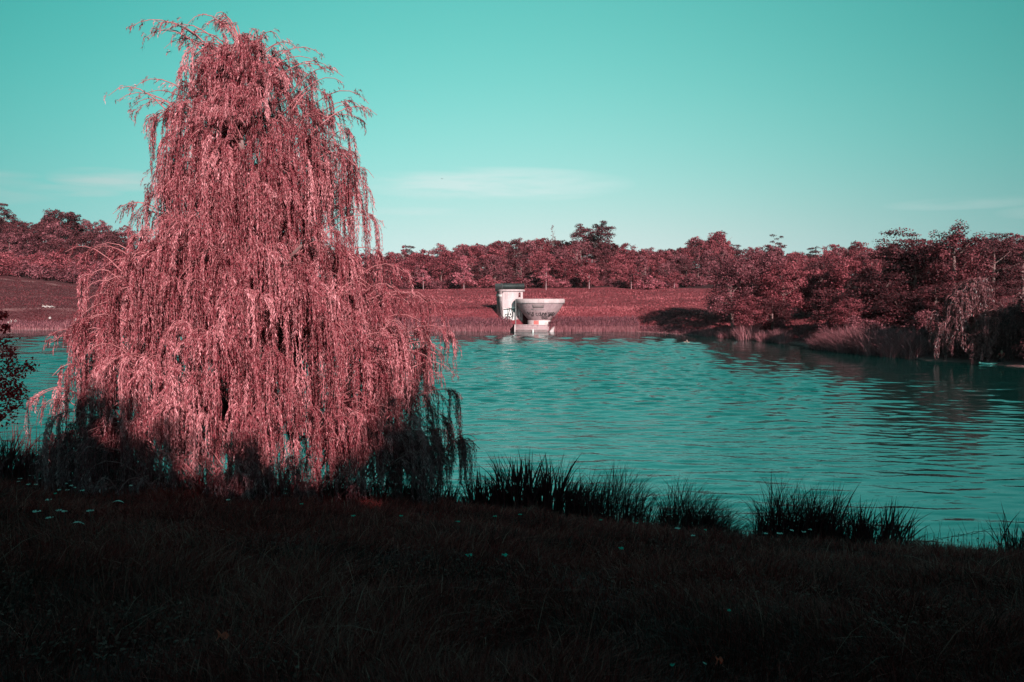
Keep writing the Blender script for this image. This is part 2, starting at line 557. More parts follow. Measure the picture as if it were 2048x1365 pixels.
def terrain(x, y):
    x = np.asarray(x, float)
    y = np.asarray(y, float)
    px = pxof(x, y)
    Ds = np.interp(px, *NEAR_SHORE)
    Db = Ds - 5.5
    zb = CAM_Z - Db * (np.interp(px, *BROW_Y) - 595) / F
    t = np.clip((y - 0.5) / (Db - 0.5), 0, 1)
    zn = 4.4 + (zb - 4.4) * t + 0.25 * np.sin(math.pi * t)
    zn = np.where(y > Db, zb * (1 - smooth((y - Db) / (Ds - Db)) * 1.0), zn)
    zn = np.where(y > Ds, -1.2 * smooth((y - Ds) / 6), zn)
    zn = np.where(y < 0.5, 4.4 + np.clip(0.5 - y, 0, 45) * 0.10, zn)
    zn = zn + wavy(x, y) * 0.045 * (y < Ds)
    # far side
    Df = np.interp(px, *FAR_SHORE)
    Dt = np.maximum(np.interp(px, *FIELD_D), Df + 45)
    zt = CAM_Z - Dt * (np.interp(px, *FIELD_Y) - 595) / F
    k = np.interp(px, [1300, 1480], [1.0, 0.45])
    tt = y - Df
    zbank = np.interp(tt, [-8, 0, 2, 6, 10], [-1.3, 0, .8, 2.4, 3.9]) * np.where(tt > 0, k, 1)
    z10 = 3.9 * k
    zfield = z10 + (zt - z10) * np.clip((tt - 10) / (Dt - Df - 10), 0, 1)
    zh = CAM_Z - 300 * (np.interp(px, *SKY_Y) - 595) / F - 9.6
    zh = np.maximum(zh, zt + .5)
    zhill = zt + (zh - zt) * np.clip((y - Dt) / (300 - Dt), 0, 1)
    zf = np.where(tt < 10, zbank, np.where(y < Dt, zfield, zhill))
    zf = zf + wavy(x * .25, y * .25) * 0.22 * smooth((tt - 8) / 14) + wavy(x * .8, y * .8) * .05 * smooth(tt / 3)
    # pit round the bowl
    rb = np.hypot(x - BX, y - BD)
    zf = np.minimum(zf, np.where(y < BD + 9, 1.0 + np.maximum(0, rb - 3.3) * 1.5, 99))
    zf = np.where((x > -0.2) & (x < 7.2) & (y < BD) & (y > 140), np.minimum(zf, .05 + 0 * x), zf)
    mid = (Ds + Df) / 2
    return np.where(y < mid, zn, zf)


def tz(x, y):
    return float(terrain(np.array([x]), np.array([y]))[0])


ys = np.concatenate([np.arange(-45, 0, 1.5), np.arange(0, 31, .3), np.arange(31, 70, 2.0), np.arange(70, 215, .75), np.arange(215, 420, 4.0), np.arange(420, 1500, 60)])
k = np.linspace(-1, 1, 521)
xs = np.sinh(k * 3.2) / math.sinh(3.2) * 420
xs = np.sort(np.concatenate([xs, np.linspace(-60, 80, 160)]))
gx, gy = np.meshgrid(xs, ys)
gz = terrain(gx, gy)
gz = np.where(gy > 420, np.minimum(gz, 20 - (gy - 420) * .01), gz)
V = np.stack([gx, gy, gz], -1).reshape(-1, 3)
ny, nx = gx.shape
i = np.arange(ny - 1)[:, None] * nx
j = np.arange(nx - 1)[None, :]
Q = np.stack([i + j, i + j + 1, i + nx + j + 1, i + nx + j], -1).reshape(-1, 4)
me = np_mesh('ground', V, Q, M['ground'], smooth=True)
# footpath: along the left slope and low above the reeds
px = pxof(V[:, 0], V[:, 1])
ypx = 595 + F * (CAM_Z - V[:, 2]) / np.maximum(V[:, 1], 1)
d1 = np.abs(V[:, 1] - (np.interp(px, *FIELD_D) - 4 + 3 * np.sin(px * .02)))
path = np.where((px < 120), np.clip(1.2 - d1 / 1.6, 0, 1) * (np.sin(px * .13) > -.2), 0)
lo = np.interp(px, *FAR_SHORE) + 9 + 1.0 * np.sin(px * .02)
path = np.maximum(path, np.where((px > -300) & (px < 700), np.clip(0.7 - np.abs(V[:, 1] - lo) / 1.2, 0, 1), 0))
path = np.where(V[:, 1] < 60, 0, path)
a = me.attributes.new('path', 'FLOAT', 'POINT')
a.data.foreach_set('value', path.astype(np.float32))
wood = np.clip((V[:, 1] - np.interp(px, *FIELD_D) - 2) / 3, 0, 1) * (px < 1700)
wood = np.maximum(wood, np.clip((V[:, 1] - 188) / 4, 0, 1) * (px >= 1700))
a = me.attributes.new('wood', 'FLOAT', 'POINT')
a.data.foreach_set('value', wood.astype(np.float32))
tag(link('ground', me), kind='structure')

yl = np.concatenate([np.arange(14, 40, .09), np.arange(40, 75, .15), np.arange(75, 115, .25), np.arange(115, 172, .5), [172]])
xl = np.concatenate([-np.arange(105, 60, -1.2), -np.arange(60, 28, -.5), np.arange(-28, 30, .23), np.arange(30, 60, .5), np.arange(60, 106, 1.2)])
xl = np.concatenate([[-420, -300, -200, -140, -120], xl, [125, 150, 200, 300, 420]])
X_, Y_ = np.meshgrid(xl, yl)
g = np.random.default_rng(404)
Zw = np.zeros_like(X_)
Sv = np.full_like(X_, 1e-5)
stepy = np.interp(Y_, [14, 40, 40.1, 75, 75.1, 115, 115.1, 172], [.09, .09, .15, .15, .25, .25, .5, .5])
stepx = np.interp(np.abs(X_), [0, 28, 28.5, 60, 60.5, 105, 120, 420], [.23, .23, .5, .5, 1.2, 1.2, 15, 100])
gust = .80 + .35 * np.sin(X_ * .06 + 1.5 * np.sin(Y_ * .05)) * np.sin(Y_ * .11 + .8 * np.sin(X_ * .04) + 1)
for q in range(84):
    lam = .34 * (3.2 / .34) ** g.uniform()
    th = g.normal() * (.62 if lam < 1 else .42) + .08
    kx, ky = math.sin(th) / lam, math.cos(th) / lam
    sl = .05 * lam ** -.45
    f_ = np.clip((1 / max(abs(ky), 1e-3) / stepy - 3.6) / 2, 0, 1) * np.clip((1 / max(abs(kx), 1e-3) / stepx - 3.0) / 2, 0, 1)
    f_ = f_ * np.interp(Y_, [14, 60, 110], [1.0 if lam < 1.4 else .35, 1.0 if lam < 2.2 else .7, 1.0])
    env = .55 + .45 * np.sin(X_ * g.normal() * .3 + Y_ * g.normal() * .3 + g.uniform(0, 6))
    Zw += sl * lam / (2 * math.pi) * f_ * env * np.sin(2 * math.pi * (kx * X_ + ky * Y_) + g.uniform(0, 6.28))
    Sv += (sl * f_) ** 2 * .5 * .4
lee = (np.interp(pxof(X_, Y_), *FAR_SHORE) - Y_) / np.interp(pxof(X_, Y_), [1300, 1850], [1, 2.4])
Zw *= np.minimum(.155 / np.sqrt(Sv), 3.0) * gust * np.interp(lee, [0, 12, 26, 48], [.20, .28, .6, 1])
Vw = np.stack([X_, Y_, Zw], -1).reshape(-1, 3)
ny, nx = X_.shape
i = np.arange(ny - 1)[:, None] * nx
j = np.arange(nx - 1)[None, :]
Q = np.stack([i + j, i + j + 1, i + nx + j + 1, i + nx + j], -1).reshape(-1, 4)
me = np_mesh('water', Vw, Q, M['water'], smooth=True)
a = me.attributes.new('calm', 'FLOAT', 'POINT')
a.data.foreach_set('value', np.interp(lee, [0, 12, 26, 48], [.22, .28, .6, 1]).ravel().astype(np.float32))
tag(link('water', me), kind='structure')


# ------------------------------------------------------------------ foliage makers
def unit(v):
    return v / (np.linalg.norm(v, axis=-1, keepdims=True) + 1e-9)


def leaf_quads(P, Nn, L, W, g, tdir=None):
    """P centres, Nn normals, L/W half sizes -> V,Q of rhombic leaves"""
    n = len(P)
    t = unit(np.cross(Nn, unit(g.normal(size=(n, 3))))) if tdir is None else tdir
    b = unit(np.cross(Nn, t))
    L = np.broadcast_to(L, (n,))[:, None]
    W = np.broadcast_to(W, (n,))[:, None]
    V = np.stack([P - t * L, P + b * W + t * L * .1, P + t * L, P - b * W + t * L * .1], 1).reshape(-1, 3)
    Q = np.arange(n * 4).reshape(-1, 4)
    return V, Q


def crown_mesh(name, mat, seed, H, W, z0, nblob=42, per=90, leaf=.22, shape='round', gap=.0, flat=.75, blob_r=.24):
    g = np.random.default_rng(seed)
    Pall, Nall, Tall = [], [], []
    hh = (H - z0) / 2
    zc = z0 + hh
    for b in range(nblob):
        d = unit(g.normal(size=3))
        u = g.uniform(-1, 1)
        if shape == 'round':
            rr = g.uniform(.45, .88)
            if d[2] < 0:
                d[:2] *= min(1.6, .9 / (np.linalg.norm(d[:2]) + .05))
            c = np.array([d[0] * W / 2 * rr, d[1] * W / 2 * rr, zc + d[2] * hh * rr])
            br = blob_r * g.uniform(.7, 1.25) * W / 2 * (1.15 if d[2] < .3 else .95)
        elif shape == 'cone':
            t = g.uniform(0, 1) ** 1.3
            th = g.uniform(0, 2 * math.pi)
            rad = W / 2 * (1 - t) ** .75 * g.uniform(.35, .95)
            c = np.array([math.cos(th) * rad, math.sin(th) * rad, z0 + t * (H - z0) * .97])
            br = blob_r * W / 2 * (1.1 - .6 * t) * g.uniform(.7, 1.2)
        elif shape == 'dome':
            th = g.uniform(0, 2 * math.pi)
            e = math.asin(g.uniform(0, 1))
            rr = g.uniform(.6, .92)
            c = np.array([math.cos(th) * math.cos(e) * W / 2 * rr, math.sin(th) * math.cos(e) * W / 2 * rr, z0 + math.sin(e) * (H - z0) * rr])
            br = blob_r * W / 2 * g.uniform(.8, 1.3)
        elif shape == 'pine':
            t = g.uniform(0, 1)
            th = g.uniform(0, 2 * math.pi)
            rad = W / 2 * (1.0 - .35 * abs(t - .5)) * g.uniform(.35, 1.0)
            c = np.array([math.cos(th) * rad, math.sin(th) * rad, z0 + round(t * 7 + g.normal() * .5) / 7 * (H - z0) * .93 + g.normal() * .4])
            c[:2] *= (1.08 - .5 * t ** 1.5)
            br = blob_r * W / 2 * g.uniform(.8, 1.3)
        n = int(per * g.uniform(.7, 1.3))
        s = unit(g.normal(size=(n, 3)))
        s[:, 2] = np.where(g.uniform(size=n) < .6, np.abs(s[:, 2]), s[:, 2])
        fl = flat if shape != 'pine' else .5
        rj = g.uniform(.45, 1.0, size=(n, 1)) + np.abs(g.normal(size=(n, 1))) * .22
        P = c + s * br * rj * np.array([1, 1, fl])
        Nn = unit(s + g.normal(size=(n, 3)) * .55 + np.array([0, 0, .25]))
        Pall.append(P)
        Nall.append(Nn)
        Tall.append(np.clip(g.uniform(.25, .6) + g.normal(size=n) * .16 + (rj[:, 0] - .85) * .25, 0, 1))
    P = np.concatenate(Pall)
    Nn = np.concatenate(Nall)
    T = np.concatenate(Tall)
    T = np.clip(.5 + (T - .43) * 1.5, 0, 1)
    keep = P[:, 2] > z0 * .6
    P, Nn, T = P[keep], Nn[keep], T[keep]
    L = leaf * g.uniform(.6, 1.3, size=len(P))
    V, Q = leaf_quads(P, Nn, L, L * .62, g)
    return np_mesh(name, V, Q, mat, tint=np.repeat(T, 4))


def trunk_mesh(name, mat, seed, H, W, z0, r0, limbs=5, bare=0.0):
    g = np.random.default_rng(seed + 999)
    m = MB()
    n = 7
    zt = z0 + (H - z0) * .75
    zz = np.linspace(-.4, zt, n)
    wob = np.cumsum(g.normal(size=(n, 2)) * .05 * r0 * 4, axis=0)
    pts = np.column_stack([wob[:, 0] - wob[1, 0], wob[:, 1] - wob[1, 1], zz])
    m.tube(pts, np.linspace(r0 * 1.25, r0 * .3, n), 7)
    for q in range(limbs):
        t = g.uniform(.35, .85)
        base = np.array([np.interp(t * zt, zz, pts[:, 0]), np.interp(t * zt, zz, pts[:, 1]), t * zt])
        th = g.uniform(0, 2 * math.pi)
        out = W / 2 * g.uniform(.45, .8)
        tip = base + np.array([math.cos(th) * out, math.sin(th) * out, (H - z0) * g.uniform(.1, .3)])
        midp = (base + tip) / 2 + np.array([0, 0, -.08 * out])
        m.tube([base, midp, tip], [r0 * .45, r0 * .28, r0 * .08], 5)
    return m.mesh(name, mat, smooth=True)


def make_tree(name, seed, H, W, z0, mat, r0=None, bark='bark', label=None, cat='tree', group=None, limbs=5, **kw):
    t = empty(name, label=label, cat=cat, group=group)
    link('trunk', trunk_mesh('trunk', M[bark], seed, H, W, z0, r0 or H * .022, limbs), t)
    link('crown', crown_mesh('crown', M[mat], seed, H, W, z0, **kw), t)
    return t


protos = {}
used = set()


def place(proto, px, D, label, cat='tree', group=None, s=1.0, sz=None, rz=None, x=None, name=None, sink=0.15):
    """copy (or first use) of a prototype set on the ground in direction px at distance D"""
    src = protos[proto]
    X = (px - 1024) / F * D if x is None else x
    o = src if proto not in used else copy_tree(src)
    used.add(proto)
    o.location = (X, D, tz(X, D) - sink)
    o.rotation_euler = (0, 0, rng.uniform(0, 6.28) if rz is None else rz)
    o.scale = (s, s, sz or s)
    tag(o, label, cat)
    if group:
        o['group'] = group
    elif 'group' in o:
        del o['group']
    if name:
        o.name = name
    return o


# ---- far wood prototypes
far = []
for (nm, sd_, H, W, z0, mt, kw) in (
        ('broadleaf_tree', 11, 10.5, 10.5, .3, 'leaf_red', dict(nblob=66, per=75, leaf=.23, blob_r=.22)),
        ('broadleaf_tree', 12, 11.5, 9.5, .3, 'leaf_mauve', dict(nblob=64, per=75, leaf=.23, blob_r=.22)),
        ('broadleaf_tree', 13, 9.5, 11.5, .2, 'leaf_dark', dict(nblob=66, per=75, leaf=.23, blob_r=.2)),
        ('broadleaf_tree', 14, 12.0, 10.0, .3, 'leaf_red', dict(nblob=60, per=85, leaf=.24, blob_r=.23)),
        ('broadleaf_tree', 15, 10.0, 9.0, .3, 'leaf_mauve', dict(nblob=70, per=70, leaf=.19, blob_r=.19)),
        ('pine_tree', 16, 12.0, 8.5, 2.0, 'needle', dict(nblob=64, per=65, leaf=.22, shape='pine', blob_r=.27)),
        ('conical_tree', 17, 12.0, 6.0, 1.0, 'leaf_mauve', dict(nblob=56, per=60, leaf=.22, shape='cone'))):
    key = 'far%d' % sd_
    protos[key] = make_tree(nm, sd_, H, W, z0, mt, **kw)
    far.append(key)
KINDWORD = {'far11': 'red round-crowned tree', 'far12': 'mauve oval-crowned tree', 'far13': 'dark spreading tree', 'far14': 'tall red lumpy-crowned tree', 'far15': 'pale pink light-crowned tree',
            'far16': 'dark layered pine', 'far17': 'narrow conical mauve tree'}


def where(px):
    for lim, w in ((150, 'at the far left of the picture'), (240, 'just left of the big willow'), (780, 'hidden behind the big willow'), (900, 'just right of the big willow'), (985, 'left of the white kiosk'),
                   (1060, 'above the white kiosk'), (1140, 'above the concrete bowl'), (1240, 'below the wide crest pine'), (1340, 'right of the wide crest pine'), (1430, 'above the field\'s right end'),
                   (1520, 'behind the shoreline clump, left end'), (1640, 'behind the shoreline clump'), (1760, 'left of the tall right-hand pine'), (1960, 'behind the tall right-hand trees')):
        if px < lim:
            return w
    return 'at the far right of the picture'


rows = ((223, 'front row'), (236, 'second row'), (250, 'middle rows'), (266, 'middle rows'), (283, 'upper rows'), (300, 'crest'))
for ri, (D0, rw) in enumerate(rows):
    step = (5.4, 5.9, 6.3, 6.7, 7.0, 7.0)[ri] / D0 * F
    fs = (.64, .70, .78, .85, .92, .98)[ri]
    p = -230 + (ri % 2) * step / 2
    while p < 2300:
        if 250 < p < 745 and ri in (0, 1, 3, 4):
            p += step
            continue
        pj = p + rng.uniform(-.25, .25) * step
        Dj = D0 + rng.uniform(-4, 4)
        if pj < 250 and ri < 2:
            p += step
            continue
        pr = [.26, .2, .16, .16, .08, .06, .08] if ri else [.2, .15, .2, .1, .15, .02, .18]
        kd = far[rng.choice(7, p=pr)]
        if ri == 5:
            kd = far[rng.choice([0, 1, 2, 3, 2])]
        if D0 == 300 and (pj > 1225 and pj < 1320):
            kd = 'far13'
        s = rng.uniform(.84, 1.14) * fs
        if ri == 5:
            s = rng.uniform(.88, 1.04)
        if pj < 240:
            kd = far[rng.choice([2, 2, 2, 1])]
        place(kd, pj, Dj, '%s, %s of the wood %s' % (KINDWORD[kd], rw, where(pj)), group='trees of the wood on the far hill', s=s)
        p += step * rng.uniform(.85, 1.15)

# left slope: scrub between the turf and the trees
protos['scrub1'] = make_tree('scrub_bush', 31, 4.2, 7.5, 0.1, 'leaf_red', r0=.1, cat='bush', limbs=4, nblob=40, per=70, leaf=.2, shape='dome', blob_r=.24)
protos['scrub2'] = make_tree('scrub_bush', 32, 3.4, 6.5, 0.1, 'leaf_mauve', r0=.1, cat='bush', limbs=4, nblob=36, per=70, leaf=.2, shape='dome', blob_r=.26)
protos['scrub3'] = make_tree('scrub_bush', 33, 2.6, 8.0, 0.1, 'leaf_pink', r0=.08, cat='bush', limbs=4, nblob=40, per=70, leaf=.18, shape='dome', blob_r=.2)
ORD = ('first', 'second', 'third', 'fourth', 'fifth', 'sixth', 'seventh', 'eighth', 'ninth')
for ri, D0 in enumerate((219, 226, 234, 243, 253, 264)):
    nth = 0
    for q in range(11):
        pj = -150 + q * 42 + (ri % 2) * 21 + rng.uniform(-10, 10)
        if pj > 300:
            continue
        kd = 'scrub1' if rng.uniform() < .6 else 'scrub2'
        word = {'scrub1': 'red', 'scrub2': 'mauve'}[kd]
        rowname = ('bottom edge', 'second row', 'third row', 'fourth row', 'fifth row', 'top row')[ri]
        if pj > 0:
            lab = '%s scrub bush on the left slope, %s from the picture edge, %s' % (word, ORD[min(nth, 8)], rowname)
            nth += 1
        else:
            lab = '%s scrub bush in the %s of the left slope, beyond the picture edge' % (word, rowname)
        place(kd, pj, D0 + rng.uniform(-2, 2), lab, 'bush', 'scrub bushes on the left hillside', s=rng.uniform(.8, 1.25))
# hedge line and mounds at the top of the field
for (p, D, k, s, lab) in ((868, 216, 'scrub2', .8, 'low dark bush in shade right of the willow, at the top of the field'),
                          (905, 217, 'scrub2', .9, 'low dark bush behind the pale trunk of the pink conical tree'),
                          (975, 216, 'scrub1', .8, 'small red bush just left of the kiosk railing'),
                          (1065, 217, 'scrub2', .9, 'rounded mauve bush right of the kiosk railing'),
                          (1120, 216, 'scrub3', .8, 'low pink bush above the concrete bowl'),
                          (1150, 217, 'scrub1', .6, 'small red bush between two pale trunks above the bowl'),
                          (1228, 217, 'scrub2', .6, 'small mauve bush left of the wide pink mound'),
                          (1297, 213, 'scrub3', 1.25, 'wide bright pink bush mound at the top of the field'),
                          (1335, 214, 'scrub3', .7, 'small pink bush touching the wide mound, right side'),
                          (1385, 214, 'scrub2', .9, 'dark bush at the right end of the field top')):
    place(k, p, D, lab, 'bush', s=s)

for q in range(40):
    p = 800 + q * 16.5 + rng.uniform(-5, 5)
    if 940 < p < 1000 and q % 2:
        continue
    place(('scrub1', 'scrub2', 'scrub1')[q % 3], p, 218.5 + rng.uniform(-1, 1.5), 'low bush at the foot of the far wood, %s' % where(p), 'bush', 'low bushes along the foot of the far wood', s=rng.uniform(.38, .72))
# young trees with pale trunks in a row along the top of the field
protos['young1'] = make_tree('young_tree', 41, 8.6, 6.6, 1.7, 'leaf_pink', r0=.09, bark='bark_pale', limbs=6, nblob=64, per=55, leaf=.17, shape='cone', blob_r=.22)
protos['young2'] = make_tree('young_tree', 42, 6.2, 4.4, 1.9, 'leaf_pink', r0=.08, bark='bark_pale', limbs=5, nblob=44, per=45, leaf=.16, shape='cone', blob_r=.24)
protos['young3'] = make_tree('young_tree', 43, 6.4, 6.0, 2.0, 'leaf_red', r0=.09, bark='bark_pale', limbs=5, nblob=50, per=55, leaf=.17, shape='round', blob_r=.24)
for (p, k, s, lab) in ((847, 'young2', .95, 'small pink young tree with pale trunk beside the big willow'),
                       (928, 'young1', 1.0, 'bright pink conical tree with pale trunk, left of the kiosk'),
                       (1092, 'young2', 1.1, 'slim pink young tree with pale trunk behind the bowl'),
                       (1178, 'young3', 1.0, 'round-crowned young tree with pale trunk right of the bowl'),
                       (1262, 'young3', .85, 'young tree with pale trunk beside the wide pink mound'),
                       (1348, 'young3', .68, 'smallest dark round young tree on a pale trunk, field\'s right end')):
    place(k, p, 211, lab, group='young trees planted along the top of the field', s=s)

# crest landmarks
protos['cedar'] = make_tree('cedar_tree', 51, 14.0, 12.0, 4.0, 'needle', r0=.3, limbs=9, nblob=58, per=75, leaf=.24, shape='pine', blob_r=.24)
place('cedar', 1165, 292, 'wide flat-topped dark pine on the wood\'s crest, left one of the pair', s=.95)
place('cedar', 1202, 290, 'wide flat-topped dark pine on the wood\'s crest, right one of the pair', s=1.0)
protos['lone_pine'] = make_tree('lone_pine', 52, 13.5, 8.0, 4.0, 'needle', r0=.28, limbs=12, nblob=26, per=60, leaf=.2, shape='pine', blob_r=.2)
place('lone_pine', 1549, 291, 'lone pine with open ragged branches standing above the shoreline clump', s=1.08)
protos['birch'] = make_tree('thin_topped_tree', 53, 14.5, 3.6, 8.0, 'leaf_mauve', r0=.10, bark='bark', limbs=12, nblob=20, per=20, leaf=.13, shape='cone', blob_r=.2)
place('birch', 1105, 286, 'half-bare thin-topped pale tree poking out of the wood left of the wide pines', s=1.0)
for p, kd, s, lab in ((1405, 'far13', 1.15, 'dark broad crest tree above the right end of the field, left of a pair'), (1438, 'far14', 1.1, 'dark broad crest tree above the right end of the field, right of a pair'),
                      (1603, 'far13', .95, 'round dark crest tree right of the lone ragged pine'), (1690, 'far13', 1.05, 'round dark crest tree left of the tall right-hand pine'),
                      (130, 'far13', 1.3, 'tall dark domed tree on the left hilltop'), (205, 'far12', 1.0, 'dark tree on the left hilltop beside the willow'),
                      (15, 'far16', 1.1, 'dark ragged tree at the left end of the hilltop')):
    place(kd, p, 297, lab, s=s)

# ---- trees of the right-hand shore (nearer)
def near_proto(key, nm, sd_, H, W, z0, mt, bark='bark', **kw):
    protos[key] = make_tree(nm, sd_, H, W, z0, mt, bark=bark, limbs=kw.pop('limbs', 8), **kw)


near_proto('n1', 'broadleaf_tree', 61, 12.5, 10.5, .8, 'leaf_mauve', nblob=130, per=130, leaf=.13, blob_r=.16, flat=1.1)
near_proto('n2', 'broadleaf_tree', 62, 10.5, 9.5, .9, 'leaf_red', nblob=110, per=140, leaf=.13, blob_r=.17, flat=.9)
near_proto('n3', 'broadleaf_tree', 63, 11.0, 9.0, .8, 'leaf_dark', nblob=70, per=210, leaf=.14, blob_r=.24, flat=.75)  # dark leaf colour stands in for the deep shade on this shore
near_proto('n4', 'poplar_tree', 64, 15.0, 8.0, 2.0, 'leaf_dusk', nblob=150, per=90, leaf=.13, blob_r=.15, flat=1.7)
near_proto('n5', 'broad_pine', 65, 13.0, 10.0, 1.5, 'needle', nblob=120, per=100, leaf=.14, shape='pine', blob_r=.17)
near_proto('n6', 'shore_bush', 66, 5.2, 6.5, .3, 'leaf_mauve', nblob=60, per=130, leaf=.13, shape='dome', blob_r=.2)
# (key, px, D, scale x, top y in the picture, label)
RT = (('n1', 1465, 131, .95, 505, 'feathery mauve tree, leftmost of the clump on the right shore'),
      ('n1', 1515, 134, 1.05, 490, 'tallest feathery pink-mauve tree in the right shore\'s left clump'),
      ('n2', 1500, 122, .72, 585, 'low spreading tree over the reeds at the clump\'s waterside'),
      ('n2', 1567, 127, .95, 515, 'red tree behind the open beach, middle of the clump'),
      ('n3', 1545, 121, .72, 590, 'low dark tree shading the grass behind the reeds'),
      ('n3', 1605, 131, .9, 530, 'red tree with pale trunk above the sunlit beach'),
      ('n3', 1640, 137, .95, 512, 'mauve tree behind the little dark bay'),
      ('n2', 1690, 122, 1.0, 500, 'bright red tree standing over the dark bay'),
      ('n3', 1668, 107, .78, 570, 'dark tree at the right edge of the dark bay'),
      ('n2', 1700, 100, .6, 590, 'smaller bright pink-red tree above the long reedy bank'),
      ('n3', 1750, 104, .95, 535, 'dark shaded tree behind the long reedy bank'),
      ('n5', 1800, 118, 1.0, 458, 'tall pine with flat layered top in the right-hand group'),
      ('n3', 1830, 112, 1.1, 480, 'dark broad tree between the tall pine and the tall airy tree'),
      ('n3', 1800, 97, .9, 600, 'dark low tree behind the left strands of the shore willow'),
      ('n4', 1905, 108, 1.15, 436, 'tallest airy red tree of the right-hand group'),
      ('n3', 1870, 100, .9, 560, 'dark tree behind the shore willow'),
      ('n3', 1960, 118, .8, 575, 'dark tree between the two right-hand willows'),
      ('n5', 1985, 150, 1.1, 466, 'layered pine on the hill behind the shore willow, left one'),
      ('n5', 2045, 152, 1.1, 476, 'layered pine on the hill at the right picture edge'),
      ('n3', 2015, 158, 1.1, 500, 'dark tree among the layered pines at the right'),
      ('n3', 1950, 160, 1.1, 490, 'dark tree behind the tallest airy tree'))
DARKEN = {1690: 'n3', 1605: 'n2'}
TOP = {'n1': 12.5, 'n2': 10.5, 'n3': 11.0, 'n4': 15.0, 'n5': 13.0, 'n6': 5.2}
for (kd, p, D, s, ytop, lab) in RT:
    X = (p - 1024) / F * D
    h = CAM_Z + (595 - ytop) / F * D - tz(X, D)
    place(kd, p, D, lab, s=s, sz=max(.45, h / TOP[kd]))
for (p, D, s, lab) in ((1712, 96, .62, 'pale speckled bush above the long reedy bank'), (1655, 101, .5, 'dark little bush at the corner of the bay'),
                       (1745, 92, .6, 'dark bush behind the long reedy bank'), (1850, 88, .7, 'dark bush behind the left foot of the shore willow'),
                       (1560, 119, .35, 'small dark bush under the clump beside the reeds')):
    place('n6', p, D, lab, 'bush', s=s)
# trees of the right shore beyond the picture edge, that shade the shore willow's foot
for (x, y, top, lab) in ((45.6, 70.5, 7.2, 'lowest tree on the right shore just beyond the picture edge'), (49.0, 67.5, 9.6, 'low tree on the right shore just beyond the picture edge'), (52.5, 70.0, 11.0, 'second low tree on the right shore beyond the picture edge'),
                         (53.5, 76, 14.0, 'tree on the right shore beyond the picture edge, nearer one'), (58, 72, 14.8, 'tree on the right shore beyond the picture edge, farther one'),
                         (62, 66, 15.5, 'big tree on the right shore far beyond the picture edge'), (59, 81, 14.0, 'dark tree behind the row on the right shore beyond the picture edge')):
    place('n3', 0, y, lab, s=.75 if top < 9 else .95, x=x, sz=(top - tz(x, y)) / 10.6)


# ---- trees behind the viewer that keep the foreground bank in shade
near_proto('b1', 'bank_tree', 71, 12.0, 10.5, .2, 'leaf_dark', nblob=120, per=95, leaf=.42, blob_r=.27)
for q, (x, y) in enumerate(((-30, -20), (-24, -19), (-18, -20), (-13, -19), (-8, -20), (-3, -19), (2, -20), (6.5, -19), (11, -20), (15.5, -19), (20, -20), (25, -19), (31, -20), (37, -19), (44, -21), (51, -20),
                            (-26, -24), (-15.5, -24), (-6, -24), (-.5, -23.5), (4.5, -24), (-20, -27), (-9, -28), (2, -27), (12, -28), (21, -27), (31, -28), (43, -27))):
    top = float(np.interp(x, [-30, -6, -3, 1.8, 4.5, 8.5, 11, 15, 20, 50], [21.4, 21.4, 21.2, 19.4, 17.7, 16.5, 17.0, 20.2, 19.6, 19.2])) + (1.5 if y < -25 else 0)
    place('b1', 0, y, 'dense dark tree of the row behind the viewer', group='row of trees behind the viewer', x=x, s=1.0, sz=(top - tz(x, y)) / 11.5)



# ------------------------------------------------------------------ weeping willows
def interp_env(tab):
    z = np.array([a for a, _ in tab], float)
    r = np.array([b for _, b in tab], float)
    o = np.argsort(z)
    return z[o], r[o]


